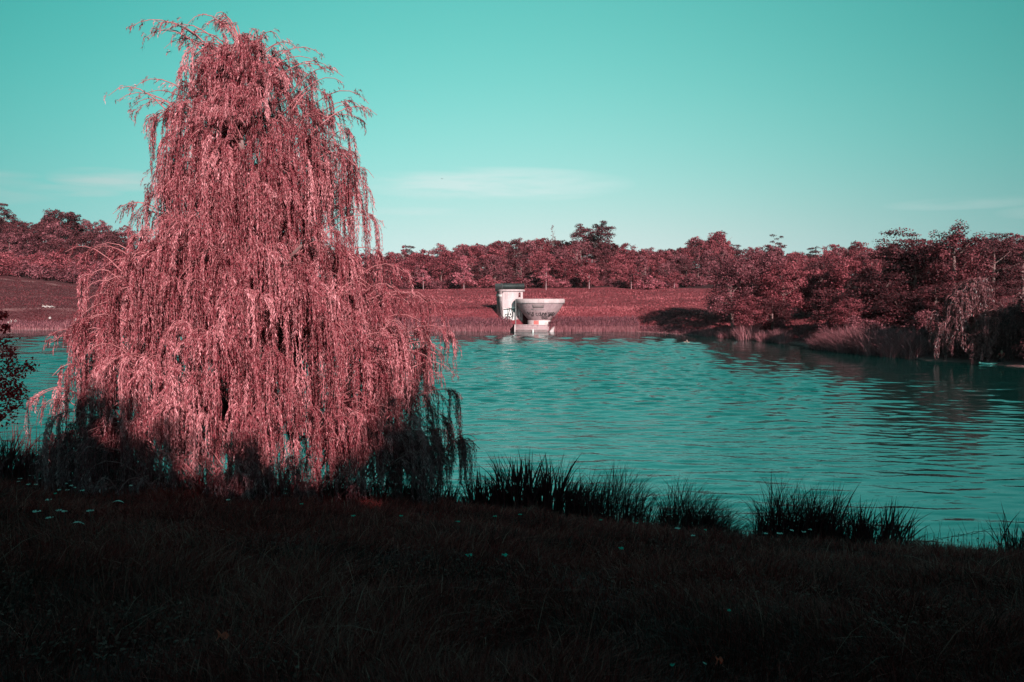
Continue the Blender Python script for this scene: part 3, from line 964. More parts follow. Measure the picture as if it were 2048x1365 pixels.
def strands(P0, d0, L, g, step, leafL, leafW, zmin, lay, sway=.05, stiff=.35, leaf_per=1, base_t=None):
    """hanging shoots from points P0, first heading d0, total length L; returns leaves and stem ribbons"""
    n = len(P0)
    kmax = int(L.max() / step) + 2
    s = np.arange(kmax)[None, :] * step
    out = stiff * (1 - np.exp(-s / stiff))
    rise = .35 * out
    ph = g.uniform(0, 6.28, size=(n, 2))
    wx = sway * np.sin(s * g.uniform(1.2, 2.5, size=(n, 1)) + ph[:, :1]) * .8 * np.minimum(s, 1)
    wy = sway * np.sin(s * g.uniform(1.2, 2.5, size=(n, 1)) + ph[:, 1:]) * np.minimum(s, 1)
    drop = s - out * .75
    X = P0[:, None, 0] + d0[:, None, 0] * out + wx
    Y = P0[:, None, 1] + d0[:, None, 1] * out + wy
    Z = P0[:, None, 2] + d0[:, None, 2] * out - drop
    ok = (s <= L[:, None]) & (Z > zmin)
    C = np.stack([X, Y, Z], -1)
    # stems: thin ribbons
    m0 = ok[:, 1:] & ok[:, :-1]
    A = C[:, :-1][m0]
    B = C[:, 1:][m0]
    wdir = unit(np.cross(B - A, g.normal(size=A.shape)))
    w = .0045 * lay
    SV = np.stack([A - wdir * w, A + wdir * w, B + wdir * w, B - wdir * w], 1).reshape(-1, 3)
    SQ = np.arange(len(SV)).reshape(-1, 4)
    # leaves
    tg = unit(np.gradient(C, axis=1))
    okl = ok.copy()
    okl[:, 0] = False
    PV, TV, tint = [], [], []
    for r in range(leaf_per):
        P = C[okl] + g.normal(size=(okl.sum(), 3)) * .01
        T = tg[okl]
        side = unit(np.cross(T, g.normal(size=T.shape)))
        ang = g.uniform(.15, .95, size=(len(P), 1))
        td = unit(T * np.cos(ang) + side * np.sin(ang) + np.array([0, 0, -.25]))
        PV.append(P)
        TV.append(td)
        tint.append((np.broadcast_to(base_t, okl.shape)[okl] + g.normal(size=len(P)) * .17))
    P = np.concatenate(PV)
    T = np.concatenate(TV)
    tn = np.concatenate(tint)
    Ll = leafL * g.uniform(.6, 1.25, size=(len(P), 1))
    W = leafW * g.uniform(.7, 1.2, size=(len(P), 1))
    b = unit(np.cross(T, g.normal(size=T.shape)))
    nrm = np.cross(T, b)
    mid = P + T * Ll * .45
    tip = P + T * Ll + np.array([0, 0, -.15]) * Ll
    LV = np.stack([P, mid + b * W / 2 + nrm * W * .25, tip, mid - b * W / 2 + nrm * W * .25], 1).reshape(-1, 3)
    LQ = np.arange(len(LV)).reshape(-1, 4)
    return LV, LQ, np.repeat(np.clip(tn, 0, 1), 4), SV, SQ


def make_willow(loc, envL, envR, depth, H, seed, nspray, nstr, Lr, leafL, leafW, step, mat, label, extra=(), zmin=.3, leaf_per=1, lay=1.0, zpow=1.0, rope=4.0, nbough=9, trunk_r=.45):
    g = np.random.default_rng(seed)
    root = empty('weeping_willow', loc, label=label, cat='willow')
    zl, rl = interp_env(envL)
    zr, rr = interp_env(envR)

    def rad(phi, z):
        a = np.interp(z, zl, rl)
        b = np.interp(z, zr, rr)
        c = np.cos(phi)
        side = np.where(c < 0, a, b)
        dd = depth * (a + b) / 2
        return 1 / np.sqrt((c / side) ** 2 + (np.sin(phi) / dd) ** 2)
    # trunk and boughs
    m = MB()
    zt = np.linspace(-.6, H * .62, 9)
    wob = np.cumsum(g.normal(size=(9, 2)) * .1, axis=0)
    tp = np.column_stack([wob - wob[1], zt])
    m.tube(tp, np.linspace(trunk_r * 1.3, trunk_r * .35, 9), 10)
    m.build('trunk', M['bark'], root, True)

    def axis(z):
        return np.array([np.interp(z, zt, tp[:, 0]), np.interp(z, zt, tp[:, 1]), z])
    for q in range(nbough):
        ph = q * 2.4 + g.uniform(-.3, .3)
        z0 = H * g.uniform(.15, .5)
        z1 = min(H * .93, z0 + H * g.uniform(.25, .45))
        r1 = float(rad(np.array(ph), np.array(z1))) * .6
        A = axis(z0)
        C = np.array([math.cos(ph) * r1, math.sin(ph) * r1, z1])
        B = (A + C) / 2 + np.array([math.cos(ph), math.sin(ph), 0]) * -.2 * r1 + np.array([0, 0, .1 * H])
        tt = np.linspace(0, 1, 8)[:, None]
        pts = (1 - tt) ** 2 * A + 2 * tt * (1 - tt) * B + tt ** 2 * C
        mb = MB()
        mb.tube(pts, np.linspace(trunk_r * .38, trunk_r * .08, 8), 7)
        mb.build('bough', M['bark'], root, True)
    # sprays
    specs = []
    ncl = max(10, nspray // 7)
    cl = []
    for q in range(ncl):
        z = zmin + 1.2 + (H * .975 - zmin - 1.2) * (((q + g.uniform()) / ncl) ** zpow)
        cl.append(((q * 2.39996 + g.uniform(-.35, .35)) % (2 * math.pi), z, 1.06 - .26 * g.uniform() ** 1.5 if g.uniform() < .85 else g.uniform(.5, .8), g.uniform(.5, 1.5)))
    wts = np.array([c_[3] for c_ in cl])
    pick = g.choice(ncl, size=nspray, p=wts / wts.sum())
    for q in range(nspray):
        pc, zc_, rc_, _ = cl[pick[q]]
        rloc = float(rad(np.array(pc), np.array(zc_))) + .3
        ph = pc + g.normal() * .75 / (rloc + .4)
        z = min(H * .985, zc_ + g.normal() * .38)
        rho = rc_ * g.uniform(.78, 1.06)
        if g.uniform() < .12:
            ph, rho = g.uniform(0, 6.28), g.uniform(.2, .6)
        Rr = float(rad(np.array(ph), np.array(z))) * rho
        specs.append((ph, z, Rr, 1.0, None))
    for (dx, z, dy, sc_) in extra:
        ph = math.atan2(dy, dx)
        specs.append((ph, z, math.hypot(dx, dy), sc_, 1))
    arcs = MB()
    P0, D0, LL, BT = [], [], [], []
    for (ph, z, Rr, sc_, ex) in specs:
        dirv = np.array([math.cos(ph), math.sin(ph), 0])
        lat = np.array([-math.sin(ph), math.cos(ph), 0])
        reach = g.uniform(1.0, 2.2) if ex is None else 2.0
        r0 = max(.1, Rr - reach)
        A = np.array([0, 0, z - g.uniform(.6, 1.4)]) + dirv * r0 + lat * g.normal() * .3
        C = np.array([0, 0, z - .35]) + dirv * Rr
        B = np.array([0, 0, z + g.uniform(.25, .6)]) + dirv * (r0 + (Rr - r0) * .62)
        tt = np.linspace(0, 1, 7)[:, None]
        pts = (1 - tt) ** 2 * A + 2 * tt * (1 - tt) * B + tt ** 2 * C
        if g.uniform() < .8 or ex:
            arcs.tube(pts, np.linspace(.022 * lay, .007 * lay, 7), 4, cap=False)
        ns = int(nstr * g.uniform(.6, 1.4) * (1 if ex is None else .6 * sc_))
        nrp = max(1, int(round(ns / (rope if ex is None else 1.3))))
        ri = np.arange(ns) % nrp
        t = g.uniform(.15, 1, size=(nrp, 1))
        w = g.normal(size=(nrp, 1)) * (.30 if ex is None else .12) * t
        hr = dirv * g.uniform(.2, 1.1, size=(nrp, 1)) + lat * g.normal(size=(nrp, 1)) * .7 + np.array([0, 0, 1]) * g.uniform(-.1, .7, size=(nrp, 1))
        t, w, hr = t[ri], w[ri], hr[ri]
        base = (1 - t) ** 2 * A + 2 * t * (1 - t) * B + t ** 2 * C
        base = base + lat * w + g.normal(size=(ns, 3)) * .035 * lay
        hd = unit(hr + g.normal(size=(ns, 3)) * .14)
        lm = g.uniform(Lr[0], Lr[1])
        lrp = np.clip(lm * g.uniform(.35, 1.2, size=nrp), .3, 9)
        ln = lrp[ri] * g.uniform(.72, 1.05, size=ns)
        BT.append(np.clip(g.uniform(.12, .70) + g.normal(size=nrp) * .13, .02, .9)[ri])
        if z > H * .8:
            ln *= .6
        if ex:
            ln = ln * .38
        P0.append(base)
        D0.append(hd)
        LL.append(ln)
    arcs.build('branches', M['bark_twig'], root)['kind'] = 'stuff'
    P0 = np.concatenate(P0)
    D0 = np.concatenate(D0)
    LL = np.concatenate(LL)
    LV, LQ, tn, SV, SQ = strands(P0, D0, LL, g, step, leafL, leafW, zmin + g.uniform(0, 1.0, size=(len(P0), 1)) ** 2.5, lay, leaf_per=leaf_per, base_t=np.concatenate(BT)[:, None])
    fo = link('hanging_foliage', np_mesh('hanging_foliage', LV, LQ, mat, tint=tn), root)
    fo['kind'] = 'stuff'
    st = link('hanging_shoots', np_mesh('hanging_shoots', SV, SQ, M['bark_twig']), root)
    st['kind'] = 'stuff'
    return root


WD = 25.5
WPX = 500
wx0 = (WPX - 1024) / F * WD
sc_ = WD / F
zz = lambda y: CAM_Z - (y - 595) * sc_
outl = [(70, 385, 475), (88, 375, 520), (110, 365, 620), (150, 365, 680), (190, 350, 730), (250, 330, 755), (300, 350, 748), (350, 320, 742), (400, 280, 745), (450, 248, 762),
        (500, 222, 795), (550, 198, 838), (600, 182, 865), (650, 158, 878), (700, 118, 895), (750, 90, 912), (800, 75, 935), (850, 65, 945), (900, 70, 945), (960, 85, 940), (1000, 100, 935)]
base_z = 0.15
eL = [(zz(y) - base_z, (WPX - a) * sc_ - .15) for y, a, b in outl]
eR = [(zz(y) - base_z, max(.3, (b - WPX) * sc_ - .15)) for y, a, b in outl]
eL = [(a, max(.3, b)) for a, b in eL]
ex = []
for (p, y, s) in ((288, 70, 1), (330, 72, .8), (360, 95, 1), (430, 50, 1.3), (455, 60, 1), (515, 72, .8), (582, 98, .8), (655, 118, .8), (400, 62, 1), (480, 78, 1), (545, 95, 1), (620, 120, 1), (310, 85, 1), (668, 140, 1), (700, 165, 1), (275, 182, 1.1), (245, 200, 1), (262, 215, 1),
                  (762, 235, 1), (740, 205, 1), (755, 440, .8), (150, 500, .8), (185, 500, 1), (240, 425, 1), (295, 345, .8), (100, 668, 1.2), (125, 665, 1.2), (150, 672, 1), (92, 790, 1), (880, 690, 1), (905, 740, 1),
                  (860, 600, 1), (835, 590, 1), (815, 540, 1), (925, 790, 1)):
    ex.append(((p - WPX) * sc_, zz(y) - base_z + .25, rng.uniform(-.8, .4), s))
    ex.append(((p - WPX) * sc_ * .93 + rng.uniform(-.2, .2), zz(y) - base_z + .1, rng.uniform(-.8, .4), s))
make_willow((wx0, WD, base_z), eL, eR, .80, zz(74) - base_z, 5, 1180, 20, (.9, 3.2), .105, .0185, .033, M['willow_leaf'],
            'huge pink weeping willow on the near bank, strands hanging to the ground', extra=ex, zmin=.15, zpow=1.35, nbough=12)

# shore willows on the right
for (p, D, yt, wl, wr, sd_, lab, yb) in ((1945, 79, 552, 95, 62, 81, 'weeping willow at the right shore, its skirts dark over the water', 722),
                                        (2062, 77, 580, 62, 80, 82, 'weeping willow cut by the right picture edge', 733)):
    X = (p - 1024) / F * D
    s_ = D / F
    H = CAM_Z + (595 - yt) * s_ - .3
    env = [(0, 1.0), (H * .25, 1.02), (H * .5, .95), (H * .75, .8), (H * .9, .5), (H, .22)]
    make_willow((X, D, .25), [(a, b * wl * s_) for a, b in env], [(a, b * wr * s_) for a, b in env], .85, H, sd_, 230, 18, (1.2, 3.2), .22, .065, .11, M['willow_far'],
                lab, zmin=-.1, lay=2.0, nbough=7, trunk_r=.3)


# ------------------------------------------------------------------ grasses, reeds, sedges
def blades(P, H, W, lean, g, seg=3, curve=1.0):
    """P base points (n,3), H heights, W widths, lean (n,2) horizontal tip offset in units of H"""
    n = len(P)
    t = np.linspace(0, 1, seg + 1)
    th = g.uniform(0, math.pi, size=n)
    wd = np.stack([np.cos(th), np.sin(th), np.zeros(n)], -1)
    Vs = []
    for k_, tt in enumerate(t):
        off = np.zeros((n, 3))
        off[:, :2] = lean * (H * tt ** (1 + curve))[:, None]
        off[:, 2] = H * (tt - .35 * np.linalg.norm(lean, axis=1) * tt ** 2.2 * .9)
        c = P + off
        if k_ < seg:
            w = (W * (1 - .55 * tt))[:, None] * .5
            Vs += [c - wd * w, c + wd * w]
        else:
            Vs += [c]
    V = np.stack(Vs, 1).reshape(-1, 3)
    nv = 2 * seg + 1
    base = (np.arange(n) * nv)[:, None]
    Q = np.concatenate([base + np.array([[2 * k_, 2 * k_ + 1, 2 * k_ + 3, 2 * k_ + 2]]) for k_ in range(seg - 1)])
    T = base + np.array([[2 * seg - 2, 2 * seg - 1, 2 * seg]])
    return V, Q, T, nv


def pnoise(x, y, s, seed=0):
    g = np.random.default_rng(seed)
    v = 0
    for q in range(5):
        a, b, c = g.normal(size=3)
        v = v + np.sin((x * a + y * b) * s * 1.6 + c * 9)
    return v / 5


def scatter_grass(name, n, y0, y1, hfun, wfun, mat, label, seed, power=1.0, dens=None):
    g = np.random.default_rng(seed)
    y = y0 * (y1 / y0) ** (g.uniform(size=n) ** power)
    x = (g.uniform(-.68, .68, size=n)) * y + g.normal(size=n) * .4
    px_ = pxof(x, y)
    ok = y < np.interp(px_, *NEAR_SHORE) - .3
    x, y = x[ok], y[ok]
    if dens is not None:
        k_ = g.uniform(size=len(x)) < dens(x, y)
        x, y = x[k_], y[k_]
    z = terrain(x, y)
    n = len(x)
    cl = pnoise(x, y, 1.1, 3)
    H = hfun(x, y, g) * np.clip(1 + .75 * cl, .35, 1.9)
    W = wfun(x, y, g)
    la = pnoise(x, y, .9, 4) * 5 + g.normal(size=n) * 1.3
    lm = np.abs(g.normal(size=n)) * .75 + .15
    lean = np.stack([np.cos(la), np.sin(la)], -1) * lm[:, None]
    V, Q, T, nv = blades(np.stack([x, y, z - .02], -1), H, W, lean, g)
    tn = np.clip(.30 + .30 * pnoise(x, y, .55, 8) + g.normal(size=n) * .16 + (g.uniform(size=n) < .07) * .45, 0, 1)
    o = link(name, np_mesh(name, V, [Q, T], mat, tint=np.repeat(tn, nv)))
    return tag(o, label, 'grass', kind='stuff')


scatter_grass('bank_grass', 190000, 4.3, 28, lambda x, y, g: g.uniform(.10, .26, size=len(x)) * (1 + .35 * (y > 16)), lambda x, y, g: (.0035 + .00085 * y) * g.uniform(.7, 1.3, size=len(x)), M['grass'],
              'shaded dark grass covering the near bank', 21, power=.85)
scatter_grass('tall_bank_grass', 13000, 5.0, 27, lambda x, y, g: g.uniform(.28, .50, size=len(x)), lambda x, y, g: (.003 + .0006 * y) * g.uniform(.7, 1.2, size=len(x)), M['straw'],
              'taller loose grass stems scattered over the near bank', 22, dens=lambda x, y: np.clip(.35 + .6 * pnoise(x, y, .5, 9), .03, 1))

# low broad-leaved weeds on the bank
g = np.random.default_rng(33)
n = 26000
y = 4.6 * (26 / 4.6) ** g.uniform(size=n)
x = g.uniform(-.66, .66, size=n) * y
d = pnoise(x, y, .55, 12)
k_ = d > .12
x, y = x[k_], y[k_]
P = np.stack([x, y, terrain(x, y) + g.uniform(.03, .16, size=len(x))], -1)
Nn = unit(g.normal(size=P.shape) * .5 + np.array([0, -.2, 1]))
L = g.uniform(.007, .020, size=len(P)) * (1 + y * .03)
V, Q = leaf_quads(P, Nn, L, L * .6, g)
tag(link('low_weeds', np_mesh('low_weeds', V, Q, M['weed'], tint=np.repeat(np.clip(.5 + g.normal(size=len(P)) * .25, 0, 1), 4))), 'low broad-leaved weeds spread through the shaded bank grass', 'weeds', kind='stuff')


def clump(name, px, D, wpx, h, n, mat, label, group, seed, lean=(0, 0), broad=.03, x=None, cat='sedge', spread=.45, droop=.35, z=None, tmean=.4, depth=.5, curve=1.0):
    g = np.random.default_rng(seed)
    X = (px - 1024) / F * D if x is None else x
    w = wpx / F * D / 2
    ax = g.uniform(-1, 1, size=n)
    bx = ax * w
    by = g.normal(size=n) * depth * .5
    gz_ = terrain(X + bx, D + by) if z is None else np.full(n, z)
    zc = max(0.0, tz(X, D)) if z is None else z
    P = np.stack([bx, by, np.maximum(gz_, -.1) - zc - .05], -1)
    hump = .42 + .58 * np.sqrt(np.clip(1 - ax ** 2, 0, 1)) * (1 + .15 * np.sin(ax * 5 + seed))
    H = h * g.uniform(.6, 1.15, size=n) * hump
    ln = np.stack([g.normal(size=n) * .16 + ax * spread + lean[0], g.normal(size=n) * .16 + lean[1]], -1)
    ln = ln + unit(g.normal(size=(n, 2))) * np.abs(g.normal(size=(n, 1))) * droop * .8
    V, Q, T, nv = blades(P, H, broad * g.uniform(.6, 1.2, size=n), ln, g, seg=4, curve=curve)
    tn = np.clip(tmean + g.normal(size=n) * .2, 0, 1)
    o = link(name, np_mesh(name, V, [Q, T], mat, tint=np.repeat(tn, nv)), loc=(X, D, zc))
    return tag(o, label, cat, group)


SG = 'sedge and iris clumps along the near waterline'
NS = lambda p: float(np.interp(p, *NEAR_SHORE))
for (p, w, h, n, br, sp, dr, lab, ln, cu) in (
        (968, 70, .85, 110, .045, .3, .2, 'broad-bladed iris clump at the willow\'s right foot', (0, 0), .8),
        (1038, 80, 1.25, 150, .05, .25, .15, 'tallest pointed iris clump right of the willow', (0, 0), .8),
        (1110, 80, 1.15, 120, .05, .35, .15, 'fan of separate spear-like iris blades', (.1, 0), .8),
        (1165, 60, .95, 130, .035, .2, .4, 'iris clump leaning right beside the first sedge hummock', (.25, 0), 1.0),
        (1235, 130, 1.15, 420, .018, .2, .55, 'wide fine-bladed sedge hummock with drooping tips', (.15, 0), 1.3),
        (1375, 110, 1.05, 420, .018, .15, .6, 'rounded sedge hummock left of the water gap', (.25, 0), 1.5),
        (1440, 90, .75, 260, .016, .25, .8, 'low sedge hummock drooping over the water gap', (.45, 0), 1.5),
        (1590, 140, 1.15, 520, .020, .15, .5, 'biggest dark sedge hummock right of the water gap', (.1, 0), 1.4),
        (1655, 60, 1.05, 110, .035, .3, .2, 'upright blades on the right side of the biggest hummock', (.12, 0), .8),
        (1712, 60, .85, 120, .035, .3, .2, 'short upright blades left of the last iris clump', (0, 0), .8),
        (1775, 90, .85, 170, .035, .35, .2, 'last dense iris clump before the thin weeds', (.05, 0), .8),
        (1860, 110, .38, 120, .02, .4, .5, 'thin low weeds at the water near the right', (.1, 0), 1.0),
        (1960, 120, .3, 120, .02, .4, .5, 'sparse short weeds near the right picture edge', (0, 0), 1.0),
        (2034, 30, .95, 26, .035, .2, .2, 'tall spear blades at the right picture edge', (-.05, 0), .8),
        (2075, 60, .7, 90, .03, .2, .2, 'blade clump just beyond the right picture edge', (0, 0), .8),
        (10, 70, 1.1, 150, .035, .2, .3, 'iris clump at the left picture edge', (.15, 0), .9),
        (75, 90, 1.05, 190, .03, .2, .4, 'leaning sedge clump right of the left picture edge', (.3, 0), 1.0),
        (150, 100, 1.15, 200, .03, .2, .4, 'sedge clump under the willow\'s left strands', (.2, 0), 1.0),
        (225, 90, 1.0, 160, .03, .2, .4, 'sedge clump hidden among the willow\'s left strands', (.1, 0), 1.0),
        (320, 110, .8, 150, .03, .2, .4, 'sedge clump behind the willow strands, left of the trunk', (0, 0), 1.0),
        (400, 110, .75, 190, .03, .25, .4, 'sedge clump behind the hanging strands left of the trunk', (0, 0), 1.0),
        (490, 110, .7, 190, .03, .25, .4, 'sedge clump at the foot of the willow trunk', (0, 0), 1.0),
        (580, 110, .7, 190, .03, .25, .4, 'sedge clump just right of the willow trunk', (.1, 0), 1.0),
        (670, 110, .75, 190, .03, .25, .4, 'sedge clump behind the middle right strands of the willow', (.1, 0), 1.0),
        (765, 110, .75, 190, .03, .25, .4, 'sedge clump behind the shaded right strands of the willow', (0, 0), 1.0),
        (860, 100, .75, 190, .03, .2, .4, 'sedge clump behind the willow\'s outermost right strands', (0, 0), 1.0),
        (-60, 80, 1.1, 140, .035, .2, .3, 'sedge clump just beyond the left picture edge', (.1, 0), .9)):
    clump('sedge_clump', p, NS(p) - 1.2, w * 1.08, h * (1.8 if p < 260 else 1.5), int(n * 1.7), M['sedge'], lab, SG, int(p + 500), ln, br, spread=sp, droop=dr, curve=cu)

# trailing weed stalks over the water, right
m = MB()
g = np.random.default_rng(77)
for q in range(16):
    X = (1850 + q * 9 + g.uniform(-4, 4) - 1024) / F * 20.2
    m.tube([(X, 20.0, .0), (X + .03, 20.05, .35), (X + g.uniform(-.1, .2), 20.1, .45 + g.uniform(0, .3))], [.006, .005, .002], 4)
for q in range(4):
    X = (1850 + q * 30 - 1024) / F * 20.2
    m.tube([(X, 19.9, .2 + q * .06), (X + .5, 20.0, .28 + q * .07), (X + 1.1, 20.1, .3 + q * .05)], [.006, .005, .003], 4)
tag(m.build('weed_stalks', M['sedge']), 'tangle of bare weed stalks over the water near the right picture edge', 'weeds')


def reed_bed(name, p0, p1, n, label, seed, h=2.0, dmin=.0, dmax=2.6):
    g = np.random.default_rng(seed)
    p = g.uniform(p0, p1, size=n)
    dd = g.uniform(dmin, dmax, size=n) ** 1.0
    y = np.interp(p, *FAR_SHORE) + dd - .6
    x = (p - 1024) / F * y
    z = np.maximum(terrain(x, y), -.15)
    H = (h * g.uniform(.7, 1.1, size=n) * (1 + .18 * pnoise(x, y, .5, seed))) * np.clip(.35 + dd * .8, .35, 1)
    e = np.minimum(p - p0, p1 - p) / 16
    H = H * np.clip(.45 + e, .3, 1)
    ln = g.normal(size=(n, 2)) * .10 + np.array([.06, 0])
    V, Q, T, nv = blades(np.stack([x, y, z], -1), H, g.uniform(.03, .07, size=n), ln, g, seg=3)
    o = link(name, np_mesh(name, V, [Q, T], M['reed'], tint=np.repeat(np.clip(.45 + g.normal(size=n) * .2, 0, 1), nv)))
    tag(o, label, 'reeds', kind='stuff')
    # plumes
    k_ = np.where(H > h * .6)[0]
    k_ = k_[g.uniform(size=len(k_)) < .45]
    P = np.stack([x[k_] + ln[k_, 0] * H[k_], y[k_] + ln[k_, 1] * H[k_], z[k_] + H[k_] * .93], -1)
    Nn = unit(g.normal(size=P.shape) * np.array([1, 1, .2]))
    V, Q = leaf_quads(P, Nn, .17, .055, g, tdir=unit(np.array([[.2, 0, 1.0]]) + g.normal(size=P.shape) * .15))
    o2 = link('plumes', np_mesh('plumes', V, Q, M['reed_head'], tint=np.repeat(g.uniform(size=len(P)), 4)), o)
    o2['kind'] = 'stuff'


reed_bed('reed_bed', 780, 1027, 9500, 'reed bed along the far waterline left of the concrete steps', 41, 1.75)
reed_bed('reed_bed', 1094, 1278, 9500, 'reed bed along the far waterline right of the concrete steps', 42, 1.85)
reed_bed('reed_bed', 1255, 1420, 2200, 'low thin grass fringe on the far waterline right of the reeds', 43, .5, 0, 2.5)
reed_bed('reed_bed', -120, 800, 12000, 'low rushes along the far waterline at the left', 44, .9, 0, 3)

RG = 'reed tufts on the right-hand shore'
for (p, w, h, lab) in ((1415, 26, 1.2, 'small pink reed tuft, leftmost on the right shore'), (1455, 44, 1.6, 'second pink reed tuft from the left on the right shore'), (1495, 42, 2.6, 'tallest pink reed tuft below the clump of trees'),
                       (1530, 34, 1.5, 'low reed tuft right of the tallest one'), (1562, 26, 1.9, 'pale reed tuft at the tip of the little point')):
    clump('reed_tuft', p, float(np.interp(p, *FAR_SHORE)) + .6, w, h, 800, M['reed'], lab, RG, int(p), (.05, 0), .045, cat='reeds', spread=.35, droop=.4, depth=2.0, tmean=.45)
for (p, w, h, lab, ln) in ((1660, 60, 2.3, 'sprawling reeds at the left end of the long reedy bank', (-.25, 0)), (1700, 60, 3.0, 'reeds left of the middle of the long reedy bank', (-.1, 0)), (1745, 60, 3.3, 'tall reeds in the middle of the long reedy bank', (0, 0)),
                           (1785, 56, 3.0, 'reeds right of the middle of the long reedy bank', (.1, 0)), (1815, 40, 3.0, 'bright leaning reeds at the right end of the long reedy bank', (.1, 0))):
    clump('reed_tuft', p, float(np.interp(p, *FAR_SHORE)) + 1.0, w, h, 1500, M['reed'], lab, RG, int(p), ln, .04, cat='reeds', spread=.3, droop=.75, depth=2.2, tmean=.42)

# rough grass over the far field
g = np.random.default_rng(55)
n = 66000
p = g.uniform(-200, 2200, size=n)
u = np.where(g.uniform(size=n) < .3, g.uniform(0, .16, size=n), g.uniform(size=n))
Dn = np.interp(p, *FAR_SHORE) + 3
Dt_ = np.maximum(np.interp(p, *FIELD_D), Dn + 45)
y = Dn + (Dt_ - Dn) * u
x = (p - 1024) / F * y
rb = np.hypot(x - BX, y - BD)
ok = (rb > 5) & ~((x > -3.5) & (x < 6) & (y < 158))
x, y = x[ok], y[ok]
z = terrain(x, y)
den = pnoise(x, y, .12, 14) + .5 * pnoise(x, y, .4, 15)
H = np.clip(.22 + .16 * den + g.uniform(0, .15, size=len(x)), .06, .7)
V, Q, T, nv = blades(np.stack([x, y, z - .05], -1), H, g.uniform(.15, .35, size=len(x)), g.normal(size=(len(x), 2)) * .4, g, seg=2)
tn = np.clip(.38 + .34 * den + .25 * pnoise(x * .5, y, .22, 19) + g.normal(size=len(x)) * .13, 0, 1)
tn = np.where(x < -55 + 8 * pnoise(x, y, .1, 16), tn * .35 - .05, tn)  # outer ends darkened: dimmer light put into the grass tint
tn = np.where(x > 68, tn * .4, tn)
tn = np.clip(tn, 0, 1)
tag(link('meadow_grass', np_mesh('meadow_grass', V, [Q, T], M['field_grass'], tint=np.repeat(tn, nv))), 'rough long grass covering the far field', 'grass', kind='stuff')


# ------------------------------------------------------------------ flowers and leaves in the near grass
def umbel(name, px, py, label, group, r=.05, mat='petal_white', seed=0):
    g = np.random.default_rng(seed)
    D = 12.0
    for _ in range(25):
        # distance where the sight line meets the grass top
        pt = at(px, py, D)
        e = pt.z - (tz(pt.x, pt.y) + .30)
        D += e * 2.2
        D = min(max(D, 5), NS(px) - .6)
    pt = at(px, py, D)
    gz_ = tz(pt.x, pt.y)
    h = max(.12, pt.z - gz_)
    root = empty(name, (pt.x, pt.y, gz_), label=label, cat='flower', group=group)
    ms = MB()
    ms.tube([(0, 0, -.03), (.01, 0, h * .5), (0, 0, h)], [.003, .0025, .002], 4)
    ms.build('stem', M['stem'], root)
    n = 16
    a = g.uniform(0, 6.28, n)
    q = np.sqrt(g.uniform(size=n)) * r
    P = np.stack([np.cos(a) * q, np.sin(a) * q, h + .004 + g.uniform(0, .010, n)], -1)
    Nn = unit(g.normal(size=(n, 3)) * .25 + np.array([0, -.35, 1]))
    V, Q = leaf_quads(P, Nn, r * .34, r * .26, g)
    link('flower_head', np_mesh('flower_head', V, Q, M[mat], tint=np.repeat(g.uniform(size=n), 4)), root)


WF = [(40, 958, .05), (80, 958, .04), (37, 964, .035), (57, 970, .04), (72, 970, .04), (68, 952, .03), (140, 962, .04), (143, 972, .045), (132, 968, .04), (150, 976, .03), (118, 981, .04), (135, 981, .035), (165, 982, .04), (167, 950, .05),
      (97, 1001, .04), (72, 1024, .05), (118, 1022, .035), (128, 1024, .035), (180, 1023, .045), (98, 1037, .04), (60, 952, .03), (290, 961, .05), (262, 972, .04), (456, 1001, .04), (1570, 1044, .06), (1602, 1044, .06), (1575, 1050, .05),
      (1583, 1062, .04), (1607, 1065, .04), (1655, 1048, .04), (1532, 1068, .04), (1560, 1068, .05), (1795, 1066, .05), (1355, 1058, .05), (1385, 1072, .04), (1620, 1060, .04), (1410, 1330, .012)]
for q, (p, y_, r_w) in enumerate(WF):
    lab = 'white umbel flower in the dark grass %s' % ('at the far left under the hanging strands' if p < 100 else 'left of the willow\'s shaded foot' if p < 200 else 'below the willow' if p < 500
                                                      else 'near the bottom, right of the middle' if y_ > 1200 else 'in front of the rounded sedge hummock' if p < 1450 else 'in front of the biggest sedge hummock' if p < 1700 else 'in front of the last iris clump')
    umbel('white_flower', p, y_, lab, 'small white flowers in the bank grass', r_w, seed=q)
for q, (p, y_) in enumerate(((1040, 1030), (1202, 1041), (1273, 1047), (1411, 1061), (1243, 1098), (990, 1034), (915, 1045), (706, 1033), (603, 1009), (1459, 1223), (938, 1112), (1010, 1112), (110, 988), (1345, 1355), (803, 1033))):
    umbel('teal_flower', p, y_, 'small teal flower head in the dark bank grass %s' % ('under the willow' if p < 930 else 'in front of the pointed iris clumps' if y_ < 1050 and p < 1230 else 'in front of the sedge hummocks' if y_ < 1070 else 'on the open bank'),
          'small teal flowers in the bank grass', .032 if y_ < 1200 else .014, 'petal_teal', seed=100 + q)


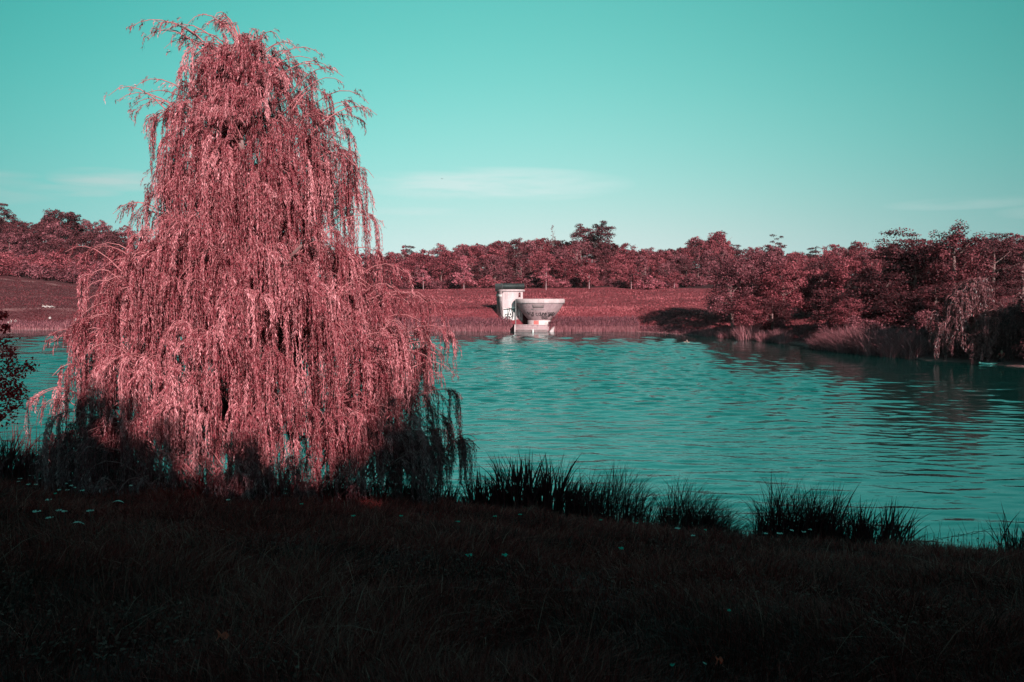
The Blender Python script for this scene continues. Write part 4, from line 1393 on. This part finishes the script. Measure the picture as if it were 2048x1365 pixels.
def fallen_leaf(px, py, label, size, mat, arc=False, seed=0):
    D = 12.0
    for _ in range(25):
        pt = at(px, py, D)
        D += (pt.z - (tz(pt.x, pt.y) + .16)) * 2.2
        D = min(max(D, 4), 24)
    pt = at(px, py, D)
    if arc:
        t = np.linspace(-1, 1, 7)
        mid = np.stack([t * size, 0 * t, (1 - t * t) * size * .35], -1)
        w = (1 - t * t * .9) * size * .16
        V = np.concatenate([mid + np.array([0, 1, .3]) * w[:, None], mid - np.array([0, 1, .3]) * w[:, None]])
        Q = [(i_, i_ + 1, i_ + 8, i_ + 7) for i_ in range(6)]
        me_ = np_mesh('fallen_leaf', V, np.array(Q), mat, tint=np.full(len(V), .5))
    else:
        a = np.linspace(0, 2 * math.pi, 21)[:-1]
        rr_ = size * np.where(np.arange(20) % 4 == 0, 1.0, np.where(np.arange(20) % 2 == 0, .38, .62))
        V = np.concatenate([[(0, 0, .01)], np.stack([np.cos(a) * rr_, np.sin(a) * rr_ * .8, .02 * np.sin(a * 3) + .45 * rr_ * np.sin(a)], -1)])
        T = [(0, i_ + 1, (i_ + 1) % 20 + 1) for i_ in range(20)]
        me_ = np_mesh('fallen_leaf', V, np.array(T), mat, tint=np.full(len(V), .5))
    return tag(link('fallen_leaf', me_, loc=pt), label, 'leaf')


fallen_leaf(443, 1272, 'red star-shaped fallen leaf caught in the grass, lower left', .05, M['red_leaf'])
fallen_leaf(1437, 1321, 'small red fallen leaf in the grass at the bottom, right of the middle', .03, M['red_leaf'])
fallen_leaf(236, 1006, 'pale curved leaf lying on the grass below the willow\'s left strands', .11, M['petal_white'], arc=True)
fallen_leaf(155, 1049, 'pale leaf on the grass at the left', .09, M['petal_white'], arc=True)

# ------------------------------------------------------------------ leafy branch reaching in from the left
def edge_tree():
    root = empty('overhanging_tree', (-9.6, 12.4, tz(-9.6, 12.4)), label='dark leafy tree reaching in from the left picture edge over the water', cat='tree')
    gz_ = root.location.z
    g = np.random.default_rng(91)
    m = MB()
    m.tube([(0, 0, -.3), (.05, 0, 1.5), (-.05, .1, 3.2), (-.2, 0, 5.2)], [.16, .13, .10, .05], 8)
    m.build('trunk', M['bark'], root, True)
    P, T_ = [], []
    tips = [(2, 632, 12), (10, 655, 10), (8, 690, 22), (14, 722, 20), (5, 760, 20), (36, 742, 16), (60, 734, 14), (30, 790, 24), (12, 800, 26), (20, 770, 22), (38, 780, 16), (6, 835, 22), (-30, 700, 24), (-35, 790, 24), (-50, 640, 24), (-90, 720, 40), (-110, 800, 40), (-90, 580, 40), (22, 708, 10), (24, 815, 14)]
    for (p, y_, r) in tips:
        D = 12.4 + g.uniform(-.4, .4)
        c = at(p, y_, D)
        c = np.array([c.x + 9.6, c.y - 12.4, c.z - gz_])
        a = np.array([-.1, .05, max(1.6, c[2] - .5)])
        mb = MB()
        midp = (a + c) / 2 + np.array([0, 0, .1])
        mb.tube([a, midp, c], [.03, .016, .004], 5)
        mb.build('branch', M['bark'], root, True)
        rad_ = r / F * D
        n = int(10 + r * 4.2)
        pts = c + g.normal(size=(n, 3)) * rad_ * .5
        P.append(pts)
        # leaves along the twig
        t = g.uniform(.55, 1, size=(24, 1))
        P.append(midp + (c - midp) * t + g.normal(size=(24, 3)) * .035)
    P = np.concatenate(P)
    Nn = unit(g.normal(size=P.shape) + np.array([.2, -.5, .4]))
    L = g.uniform(.018, .032, size=len(P))
    V, Q = leaf_quads(P, Nn, L, L * .62, g)
    link('crown', np_mesh('crown', V, Q, M['leaf_edge'], tint=np.repeat(np.clip(.5 + g.normal(size=len(P)) * .2, 0, 1), 4)), root)


edge_tree()


# ------------------------------------------------------------------ kiosk
def ribbon(pts, w, fmap, off=.012):
    """painted stroke: pts 2-D, fmap maps (u, v, offset) to 3-D"""
    pts = np.asarray(pts, float)
    if len(pts) < 2:
        return None
    d_ = np.gradient(pts, axis=0)
    d_ /= np.linalg.norm(d_, axis=1)[:, None] + 1e-9
    nrm = np.stack([-d_[:, 1], d_[:, 0]], -1) * w / 2
    A = np.array([fmap(*q, off) for q in pts + nrm])
    B = np.array([fmap(*q, off) for q in pts - nrm])
    n = len(pts)
    V = np.concatenate([A, B])
    Q = np.array([(i_, i_ + 1, n + i_ + 1, n + i_) for i_ in range(n - 1)])
    return V, Q


b_ang = R(20)
KW, KDp = 3.75, 3.7
KZ0, KZ1 = 1.7, 7.05
kiosk = empty('pump_kiosk', (KX, KD, 0), b_ang, label='white concrete kiosk with graffiti and dark railing on its roof, on the far bank', cat='kiosk')
# front wall with an arched opening, other walls solid; each wall a plain slab butted at the corners
AU, AW, AZ0, AZ1 = 3.12, .22, 6.0, 6.60     # arch centre, half width, sill height, spring height
m = MB()
m.box(.25, AU - AW, 0, .25, KZ0 - 1, KZ1)
m.box(AU + AW, KW, 0, .25, KZ0 - 1, KZ1)
m.box(AU - AW, AU + AW, 0, .25, KZ0 - 1, AZ0)
# spandrel above the arch
n = 8
th = np.linspace(math.pi, 0, n + 1)
ax_, az_ = AU + AW * np.cos(th), AZ1 + AW * 1.2 * np.sin(th)
V = []
for yy_ in (0, .25):
    for q in range(n + 1):
        V.append((ax_[q], yy_, az_[q]))
    for q in range(n + 1):
        V.append((ax_[q], yy_, KZ1))
k0 = 2 * (n + 1)
Q = []
for q in range(n):
    Q.append((q, q + 1, n + 2 + q, n + 1 + q))
    Q.append((k0 + q + 1, k0 + q, k0 + n + 1 + q, k0 + n + 2 + q))
    Q.append((q + 1, q, k0 + q, k0 + q + 1))
m.add(V, Q)
m.build('front_wall', M['render_wall'], kiosk)
m = MB()
m.box(0, .25, 0, KDp, KZ0 - 1, KZ1)
m.build('side_wall', M['render_wall'], kiosk)
m = MB()
m.box(KW - .25, KW, .25, KDp, KZ0 - 1, KZ1 - .003)
m.build('side_wall', M['render_wall'], kiosk)
m = MB()
m.box(.25, KW - .25, KDp - .25, KDp, KZ0 - 1, KZ1 - .003)
m.build('back_wall', M['render_wall'], kiosk)
m = MB()
m.box(AU - AW - .05, AU + AW + .05, .16, .20, AZ0 - .02, AZ1 + AW * 1.3)
win = m.build('window', M['dark_glass'], kiosk)
m = MB()
m.box(AU - AW - .08, AU + AW + .08, -.05, .1, AZ0 - .08, AZ0)
m.build('sill', M['concrete_light'], win)
# upper left ledge block on the left wall
m = MB()
m.box(-.14, -.002, .9, KDp, KZ1 - 1.0, KZ1 - .55)
m.build('ledge', M['white_paint'], kiosk)
m = MB()
m.box(-.28, KW + .28, -.28, KDp + .28, KZ1 + .002, KZ1 + .20)
m.box(-.20, KW + .20, -.20, KDp + .20, KZ1 + .20, KZ1 + .36)
m.build('roof_slab', M['concrete_light'], kiosk)
# railing: posts, rails, slats
rl = empty('railing')
rl.parent = kiosk
z0_, z1_ = KZ1 + .36, KZ1 + 1.42
m = MB()
for (x0, x1, y0, y1) in ((-.22, KW + .22, -.22, -.19), (-.22, KW + .22, KDp + .19, KDp + .22), (-.22, -.19, -.19, KDp + .19), (KW + .19, KW + .22, -.19, KDp + .19)):
    m.box(x0, x1, y0, y1, z0_ + .08, z0_ + .13)
    m.box(x0, x1, y0, y1, z1_ - .1, z1_ - .05)
m.build('rail', M['steel_dark'], rl)
ms = MB()
ms.box(-.06, .06, -.012, .012, 0, z1_ - z0_)
slat_me = ms.mesh('slat', M['steel_dark'])
slat_side = ms.mesh('slat', M['steel_grey'])
for q in range(24):
    u_ = -.17 + q * (KW + .34) / 23
    for yy_, yb in ((-.235, 0), (KDp + .235, 0)):
        o = link('slat', slat_me, rl, (u_, yy_, z0_ + (.05 if q % 5 else .0)))
for q in range(24):
    u_ = -.13 + q * (KDp + .26) / 23
    for xx_ in (-.235, KW + .235):
        o = link('slat', slat_side, rl, (xx_, u_, z0_))
        o.rotation_euler = (0, 0, math.pi / 2)
# white painted patch and graffiti on the front wall
ff = lambda u, v, o: (u, -o, v)
fl = lambda u, v, o: (-o, u, v)
m = MB()
m.add([(.02, -.006, KZ0 - .3), (2.35, -.006, KZ0 - .3), (2.35, -.006, 4.12), (1.6, -.006, 4.28), (1.1, -.006, 4.0), (.02, -.006, 4.0)], None, [(0, 1, 2), (0, 2, 4), (2, 3, 4), (0, 4, 5)])
m.build('painted_patch', M['white_paint'], kiosk)
G = [[(.02, 3.93), (.55, 3.98), (1.0, 3.98), (1.05, 4.12), (1.55, 4.14), (1.62, 3.95), (2.3, 4.05)],
     [(.35, 1.9), (.30, 2.5), (.35, 3.05), (.75, 3.1), (.80, 2.75), (.62, 2.72), (.62, 2.4), (.78, 2.1), (1.0, 1.75)],
     [(.95, 2.9), (1.15, 3.95), (1.55, 3.95), (1.72, 3.1), (1.78, 2.6)],
     [(.85, 2.72), (1.15, 2.72), (1.2, 2.45), (1.45, 2.45), (1.5, 2.72), (1.78, 2.72)],
     [(1.0, 1.75), (1.12, 2.35), (1.12, 2.45)],
     [(1.27, 2.95), (1.36, 3.35), (1.45, 2.95), (1.27, 2.95)],
     [(1.6, 1.9), (1.68, 2.3), (1.85, 2.7), (1.85, 3.9), (2.1, 3.95), (2.2, 3.2)],
     [(2.2, 3.2), (2.18, 2.5), (2.2, 1.9)]]
m = MB()
for s_ in G:
    rr_ = ribbon([(a, b - .15) for a, b in s_], .20, ff)
    m.add(*rr_)
m.build('graffiti', M['black_paint'], kiosk)
G2 = [[(.3, 2.3), (.3, 3.2), (.7, 3.9), (1.1, 5.2), (1.4, 5.2)], [(.9, 2.8), (.9, 4.3)], [(1.3, 3.0), (1.3, 4.5), (1.7, 5.0), (1.7, 3.3)], [(2.1, 3.4), (2.1, 5.0), (2.5, 5.4)], [(2.5, 3.7), (2.5, 5.0)], [(3.0, 4.2), (2.95, 5.7), (2.2, 6.0)], [(.5, 2.4), (1.3, 2.9), (2.3, 3.4)]]
m = MB()
for s_ in G2:
    m.add(*ribbon(s_, .17, fl))
m.build('graffiti', M['black_paint'], kiosk)

# ------------------------------------------------------------------ concrete bowl
bowl = empty('concrete_bowl', (BX, BD, 0), 0, label='big round concrete bowl with graffiti standing on the far bank beside the kiosk', cat='bowl')
prof = [(2.05, 1.92), (2.45, 2.35), (2.95, 2.95), (3.45, 3.62), (3.90, 4.30), (4.26, 4.93)]
V, Q = lathe(prof, 96)
o = link('bowl_wall', np_mesh('bowl_wall', V, Q, M['concrete'], smooth=True), bowl)
V, Q = lathe([(4.26, 4.93), (4.40, 4.95), (4.46, 5.05), (4.46, 5.52), (4.38, 5.68), (4.22, 5.73), (4.0, 5.66), (3.9, 5.3), (3.3, 4.2), (2.2, 2.6), (0.02, 2.3)], 96)
link('rim', np_mesh('rim', V, Q, M['concrete_light'], smooth=True), bowl)
V, Q = lathe([(2.25, .6), (2.25, 1.84), (2.12, 1.92), (2.02, 1.92)], 72)
link('base_ring', np_mesh('base_ring', V, Q, M['concrete_light'], smooth=True), bowl)


def cone_map(a, v, off):
    """a = angle in radians from the viewer's side, v = height"""
    if v < 1.9:
        r = 2.25
    else:
        r = np.interp(v, [p_[1] for p_ in prof], [p_[0] for p_ in prof])
    r += off
    return (math.sin(a) * r, -math.cos(a) * r, v)


def patch(a0, a1, z0, z1, off, mat, name, parent, n=12, thick=None):
    aa = np.linspace(a0, a1, n)
    zs = np.linspace(z0, z1, 3)
    V = [cone_map(a, z_, off) for z_ in zs for a in aa]
    Q = [(r_ * n + i_, r_ * n + i_ + 1, (r_ + 1) * n + i_ + 1, (r_ + 1) * n + i_) for r_ in range(2) for i_ in range(n - 1)]
    k0 = len(V)
    if thick:
        V += [cone_map(a, z_, off - thick) for z_ in zs for a in aa]
        Q += [(i_ + 1, i_, k0 + i_, k0 + i_ + 1) for i_ in range(n - 1)]
        t0 = 2 * n
        Q += [(t0 + i_, t0 + i_ + 1, k0 + t0 + i_ + 1, k0 + t0 + i_) for i_ in range(n - 1)]
        for e in (0, n - 1):
            Q += [(e, e + n, k0 + e + n, k0 + e), (e + n, e + 2 * n, k0 + e + 2 * n, k0 + e + n)]
    return link(name, np_mesh(name, np.array(V), np.array(Q), mat), parent)


patch(-.37, .13, 4.05, 4.72, .03, M['concrete_dark'], 'plaque', bowl, thick=.04)
patch(-.42, .17, 3.86, 3.98, .14, M['concrete_light'], 'ledge', bowl, thick=.16)
patch(-.55, -.12, 1.2, 1.86, .006, M['red_paint'], 'painted_patch', bowl)
patch(-.12, 1.25, 1.15, 1.86, .006, M['white_paint'], 'painted_patch', bowl)
g = np.random.default_rng(12)
m = MB()


def glyph(kind):
    c = {'o': [(0, 0), (0, 1), (.7, 1), (.7, 0), (0, 0)], 'a': [(0, 0), (.35, 1), (.7, 0), (.55, .4), (.15, .4)], 'n': [(0, 0), (0, 1), (.7, 0), (.7, 1)], 'e': [(.7, 0), (0, .1), (0, 1), (.7, 1), (.1, .55), (.6, .5)],
         's': [(0, .1), (.7, 0), (.7, .5), (0, .5), (0, 1), (.7, .9)], 'k': [(0, 0), (0, 1), (0, .5), (.7, 1), (.1, .5), (.7, 0)], 'c': [(.7, .9), (.2, 1), (0, .5), (.2, 0), (.7, .1)], 'u': [(0, 1), (.05, 0), (.7, 0), (.7, 1)],
         'w': [(0, 1), (.2, 0), (.4, .8), (.6, 0), (.8, 1)], 'r': [(0, 0), (0, 1), (.6, .9), (.6, .5), (.05, .5), (.7, 0)]}[kind]
    return np.array(c)


for (a0, z0, sz_, text, w_) in ((-.80, 2.95, .40, 'sce', .07), (-.28, 2.78, .44, 'co', .08), (.0, 2.85, .46, 'unksrew', .09), (.02, 2.50, .30, 'ckesane', .07), (.10, 2.15, .26, 'eowrsu', .07), (.55, 2.62, .40, 'anwk', .08), (-.62, 2.62, .26, 'on', .06)):
    a_ = a0
    for ch in text:
        pts = glyph(ch) * np.array([sz_, sz_]) + g.normal(size=(len(glyph(ch)), 2)) * .02
        # resample for the curved wall
        q = [(a_ + p_[0] / 3.0, z0 + p_[1]) for p_ in pts]
        dens_ = []
        for i_ in range(len(q) - 1):
            for t_ in np.linspace(0, 1, 4)[:-1]:
                dens_.append((q[i_][0] + (q[i_ + 1][0] - q[i_][0]) * t_, q[i_][1] + (q[i_ + 1][1] - q[i_][1]) * t_))
        dens_.append(q[-1])
        dd_ = np.array(dens_)
        sc2 = dd_ * np.array([3.0, 1.0])
        m.add(*ribbon(sc2, w_ * 1.35, lambda u, v, o: cone_map(u / 3.0, v, o), .014))
        a_ += sz_ * (.95 if len(text) > 3 else 1.2) / 3.0
m.build('graffiti', M['black_paint'], bowl)
m = MB()
a_ = -.02
for ch in 'snarewkou':
    pts = glyph(ch) * np.array([.26, .45])
    q = [(a_ + p_[0] / 2.25, 1.28 + p_[1]) for p_ in pts]
    m.add(*ribbon(np.array(q) * np.array([2.25, 1.0]), .05, lambda u, v, o: cone_map(u / 2.25, v, o), .014))
    a_ += .30 / 2.25
m.build('graffiti', M['red_paint'], bowl)

# ------------------------------------------------------------------ landing and steps
x0, x1 = (1031 - 1024) / F * 149, (1094 - 1024) / F * 149
steps = empty('concrete_steps', (0, 0, 0), label='broad concrete landing and steps leading from the bowl into the lake', cat='steps')
m = MB()
m.box(x0, x1 + .8, 149.3, 154.0, -.6, 1.10)
m.build('landing', M['concrete'], steps)
m = MB()
m.box(x0, x1 + .3, 148.3, 149.3, -.6, .74)
m.build('step', M['concrete'], steps)
m = MB()
m.box(x0, x1, 147.3, 148.3, -.6, .38)
m.build('step', M['concrete_dark'], steps)
m = MB()
m.box(x0, x1 - .3, 146.5, 147.3, -.6, .10)
m.build('step', M['concrete_dark'], steps)
m = MB()
m.box(x0 - .22, x0 - .01, 146.6, 153, -.6, 1.22)
m.build('kerb', M['concrete_light'], steps)
m = MB()
m.add([(x1 + .32, 146.5, -.4), (x1 + .7, 146.5, -.4), (x1 + .32, 146.5, .15), (x1 + .7, 146.5, .15), (x1 + 1.5, 150.5, -.4), (x1 + 1.9, 150.5, -.4), (x1 + 1.5, 150.5, 1.45), (x1 + 1.9, 150.5, 1.45)],
      [(0, 1, 3, 2), (4, 6, 7, 5), (2, 3, 7, 6), (0, 2, 6, 4), (1, 5, 7, 3)])
m.build('kerb', M['concrete_light'], steps)
for (xa, xb, yy_, zz_) in ((x0 + .01, x1 + .8, 149.3, 1.10), (x0 + .01, x1 + .3, 148.3, .74), (x0 + .01, x1, 147.3, .38)):
    m = MB()
    m.box(xa, xb, yy_ - .06, yy_ + .35, zz_ + .002, zz_ + .10)
    m.build('step_edge', M['concrete_light'], steps)
xp = (1031.5 - 1024) / F * 148.9
m = MB()
m.tube([(xp, 149.1, .0), (xp, 149.1, 5.6)], [.07, .07], 8)
gp = m.build('gauge_pole', M['steel_grey'])
tag(gp, 'thin dark upright pole at the left edge of the concrete steps', 'pole')
m = MB()
m.box(-.11, .11, -.09, .09, -.4, .42)
m.box(-.14, .14, -.12, .12, .42, .47)
po = m.build('marker_post', M['white_paint'])
po.location = ((1066 - 1024) / F * 146.2, 146.2, 0)
tag(po, 'short white post standing in the water at the foot of the steps', 'post')


# ------------------------------------------------------------------ people
def skin_mesh(name, verts, edges, radii, mat, parent, sub=2):
    me_ = bpy.data.meshes.new(name)
    me_.from_pydata(verts, edges, [])
    me_.materials.append(mat)
    o_ = link(name, me_, parent)
    o_.modifiers.new('skin', 'SKIN')
    for i_, r_s in enumerate(radii):
        me_.skin_vertices[0].data[i_].radius = (r_s, r_s)
    me_.skin_vertices[0].data[0].use_root = True
    md = o_.modifiers.new('sub', 'SUBSURF')
    md.levels = md.render_levels = sub
    return o_


def person(loc, rz, pose, label, top, bottom, hair='hair', group=None):
    J = dict(pose)
    names = list(J)
    idx = {k_: i_ for i_, k_ in enumerate(names)}
    E = [('pelvis', 'chest'), ('chest', 'neck'), ('neck', 'head'), ('head', 'crown')]
    for s_ in 'lr':
        E += [('chest', 'sh' + s_), ('sh' + s_, 'el' + s_), ('el' + s_, 'wr' + s_), ('wr' + s_, 'ha' + s_), ('pelvis', 'hip' + s_), ('hip' + s_, 'kn' + s_), ('kn' + s_, 'an' + s_), ('an' + s_, 'to' + s_)]
    rad = {'pelvis': .13, 'chest': .14, 'neck': .055, 'head': .095, 'crown': .08}
    for s_ in 'lr':
        rad.update({'sh' + s_: .065, 'el' + s_: .043, 'wr' + s_: .03, 'ha' + s_: .035, 'hip' + s_: .09, 'kn' + s_: .06, 'an' + s_: .038, 'to' + s_: .035})
    root = empty('person', loc, rz, label=label, cat='person', group=group)
    skin_mesh('body', [J[k_] for k_ in names], [(idx[a], idx[b]) for a, b in E], [rad[k_] for k_ in names], M['skin'], root)

    def sub_part(nm, keys, edges, grow, mat):
        ii = {k_: i_ for i_, k_ in enumerate(keys)}
        skin_mesh(nm, [J[k_] for k_ in keys], [(ii[a], ii[b]) for a, b in edges], [rad[k_] + grow for k_ in keys], mat, root)
    if top:
        sub_part('shirt', ['pelvis', 'chest', 'shl', 'shr', 'ell', 'elr'], [('pelvis', 'chest'), ('chest', 'shl'), ('chest', 'shr'), ('shl', 'ell'), ('shr', 'elr')], .02, M[top])
    if bottom:
        sub_part('trousers', ['pelvis', 'hipl', 'hipr', 'knl', 'knr', 'anl', 'anr'], [('pelvis', 'hipl'), ('pelvis', 'hipr'), ('hipl', 'knl'), ('hipr', 'knr'), ('knl', 'anl'), ('knr', 'anr')], .02, M[bottom])
    h = Vector(J['head'])
    c = Vector(J['crown'])
    skin_mesh('hair', [tuple(h + Vector((0, .03, .02))), tuple(c + Vector((0, .02, .01)))], [(0, 1)], [.105, .09], M[hair], root)
    return root


SIT = {'pelvis': (0, 0, .13), 'chest': (0, .08, .52), 'neck': (0, .05, .72), 'head': (0, 0, .84), 'crown': (0, 0, .95),
       'shl': (-.19, .06, .62), 'ell': (-.28, -.08, .40), 'wrl': (-.2, -.3, .42), 'hal': (-.16, -.37, .44), 'shr': (.19, .06, .62), 'elr': (.28, -.08, .40), 'wrr': (.2, -.3, .42), 'har': (.16, -.37, .44),
       'hipl': (-.11, -.05, .13), 'knl': (-.16, -.38, .45), 'anl': (-.15, -.62, .07), 'tol': (-.15, -.76, .04), 'hipr': (.11, -.05, .13), 'knr': (.16, -.38, .45), 'anr': (.15, -.62, .07), 'tor': (.15, -.76, .04)}
LIE = {'pelvis': (0, 0, .13), 'chest': (0, .42, .22), 'neck': (0, .60, .34), 'head': (0, .68, .44), 'crown': (0, .72, .54),
       'shl': (-.19, .5, .26), 'ell': (-.26, .62, .05), 'wrl': (-.2, .40, .04), 'hal': (-.17, .32, .04), 'shr': (.19, .5, .26), 'elr': (.26, .62, .05), 'wrr': (.2, .40, .04), 'har': (.17, .32, .04),
       'hipl': (-.1, -.05, .12), 'knl': (-.14, -.45, .28), 'anl': (-.14, -.85, .07), 'tol': (-.14, -.95, .12), 'hipr': (.1, -.05, .12), 'knr': (.13, -.47, .12), 'anr': (.13, -.9, .06), 'tor': (.13, -1.0, .12)}
KNEEL = {'pelvis': (0, 0, .38), 'chest': (0, -.05, .78), 'neck': (0, -.07, .97), 'head': (0, -.1, 1.09), 'crown': (0, -.1, 1.2),
         'shl': (-.19, -.05, .88), 'ell': (-.27, -.18, .64), 'wrl': (-.2, -.40, .60), 'hal': (-.17, -.47, .60), 'shr': (.19, -.05, .88), 'elr': (.28, -.15, .64), 'wrr': (.24, -.38, .56), 'har': (.22, -.45, .55),
         'hipl': (-.11, 0, .36), 'knl': (-.14, -.36, .13), 'anl': (-.13, .10, .11), 'tol': (-.13, .22, .08), 'hipr': (.11, 0, .36), 'knr': (.14, -.36, .13), 'anr': (.13, .10, .11), 'tor': (.13, .22, .08)}


def on_ground(px, D):
    X = (px - 1024) / F * D
    return (X, D, tz(X, D) + .05)


def dist_for(px, py):
    D = 200.0
    for D in np.arange(120, 215, .25):
        X = (px - 1024) / F * D
        if 595 + F * (CAM_Z - tz(X, D)) / D < py:
            return float(D)
    return 170.0


PG = 'people resting on the far left bank'
person(on_ground(21, dist_for(21, 650)), -.5, SIT, 'person in white sitting on the left bank, left one of a pair', 'cloth_white', 'cloth_white', group=PG)
person(on_ground(31, dist_for(31, 650)), .4, SIT, 'person in pale top sitting on the left bank, right one of a pair', 'cloth_white', 'cloth_dark', group=PG)
person(on_ground(92, dist_for(92, 616)), 1.3, LIE, 'person in white lying on the left slope, left of two', 'cloth_white', 'cloth_white', group=PG)
person(on_ground(101, dist_for(101, 616)), 1.5, LIE, 'person in white lying on the left slope, right of two', 'cloth_white', 'cloth_white', group=PG)
person(on_ground(157, dist_for(157, 643)), -.7, SIT, 'person in orange top and white trousers sitting beside the willow\'s left edge', 'cloth_orange', 'cloth_white', group=PG)
# white bag
m = MB()
V, Q = lathe([(.01, 0), (.22, .02), (.25, .15), (.2, .3), (.08, .4), (.01, .42)], 12)
m.add(V, Q)
m.tube([(-.07, 0, .38), (-.05, 0, .52), (.05, 0, .52), (.07, 0, .38)], .015, 5)
ob = m.build('bag', M['cloth_white'], smooth=True)
ob.location = on_ground(100, dist_for(100, 640))
tag(ob, 'small white bag lying on the low footpath of the left bank', 'bag')

# swimmer
SD = 114.0
sp = at(1374, 686, SD)
SW = {k_: (v[0], v[1], v[2]) for k_, v in SIT.items()}
SW = {'pelvis': (0, .55, -.42), 'chest': (0, .15, -.12), 'neck': (0, 0, .05), 'head': (0, -.05, .16), 'crown': (0, -.05, .27),
      'shl': (-.2, .05, -.05), 'ell': (-.42, -.2, -.06), 'wrl': (-.30, -.5, -.08), 'hal': (-.25, -.58, -.08), 'shr': (.2, .05, -.05), 'elr': (.42, -.2, -.06), 'wrr': (.30, -.5, -.08), 'har': (.25, -.58, -.08),
      'hipl': (-.1, .6, -.45), 'knl': (-.15, 1.0, -.5), 'anl': (-.2, 1.4, -.45), 'tol': (-.2, 1.52, -.42), 'hipr': (.1, .6, -.45), 'knr': (.15, 1.0, -.5), 'anr': (.2, 1.4, -.45), 'tor': (.2, 1.52, -.42)}
pr_ = person((sp.x, SD, .05), -.5, SW, 'person swimming with head above the water near the far reeds', None, 'cloth_dark')
pr_.scale = (.95, .95, .95)

# paddle board and kneeling paddler
BDd = 76.0
bp = at(1992, 728, BDd)
L_ = 1.55
st = np.linspace(-1, 1, 15)
V, Q = [], []
for q, t_ in enumerate(st):
    w = .38 * (1 - abs(t_) ** 3.2) + .02
    zu = .10 * max(0, -t_ - .55) ** 1.2 * 2.4
    for (a, b) in ((-1, .09), (-.8, .0), (0, -.02), (.8, .0), (1, .09), (.8, .14), (0, .15), (-.8, .14)):
        V.append((t_ * L_, a * w, b + zu))
for q in range(14):
    for k_ in range(8):
        Q.append((q * 8 + k_, q * 8 + (k_ + 1) % 8, (q + 1) * 8 + (k_ + 1) % 8, (q + 1) * 8 + k_))
bd = link('paddle_board', np_mesh('paddle_board', np.array(V), np.array(Q), M['board'], smooth=True), loc=(bp.x, BDd, -.02))
tag(bd, 'pale teal paddle board floating under the right-hand willows', 'paddle board')
person((bp.x + .55, BDd, .11), R(-70), KNEEL, 'person in dark red kneeling on the paddle board under the willows', 'cloth_red', 'cloth_dark')

# bird high over the lake
bb = at(884, 358, 120)
m = MB()
V, Q = lathe([(.001, -.22), (.05, -.12), (.07, 0), (.05, .14), (.001, .24)], 8)
m.add(np.stack([V[:, 0], V[:, 2], V[:, 1]], -1), Q)
bird = empty('bird', bb, .9, label='tiny dark bird in the sky above the thin cloud', cat='bird')
bird.scale = (.5, .5, .5)
m.build('body', M['feather'], bird, True)
for s_ in (-1, 1):
    m = MB()
    m.add([(0, -.08, .02), (0, .1, .02), (s_ * .3, .04, .13), (s_ * .3, -.08, .13), (s_ * .55, -.12, .06), (s_ * .3, .0, .10)], [(0, 1, 2, 3)], [(3, 2, 4)])
    m.build('wing', M['feather'], bird)

# ------------------------------------------------------------------ thin haze over the lake
hm = bpy.data.materials.new('haze')
hm.use_nodes = True
ht = hm.node_tree
ht.nodes.remove(ht.nodes['Principled BSDF'])
pv = N(ht, 'ShaderNodeVolumePrincipled')
pv.inputs['Color'].default_value = (.92, .80, .84, 1)
pv.inputs['Density'].default_value = 0.00003
ht.links.new(pv.outputs[0], ht.nodes['Material Output'].inputs['Volume'])
m = MB()
m.box(-430, 430, -60, 1600, -3, 60)
hz = m.build('haze', hm)
tag(hz, kind='stuff')
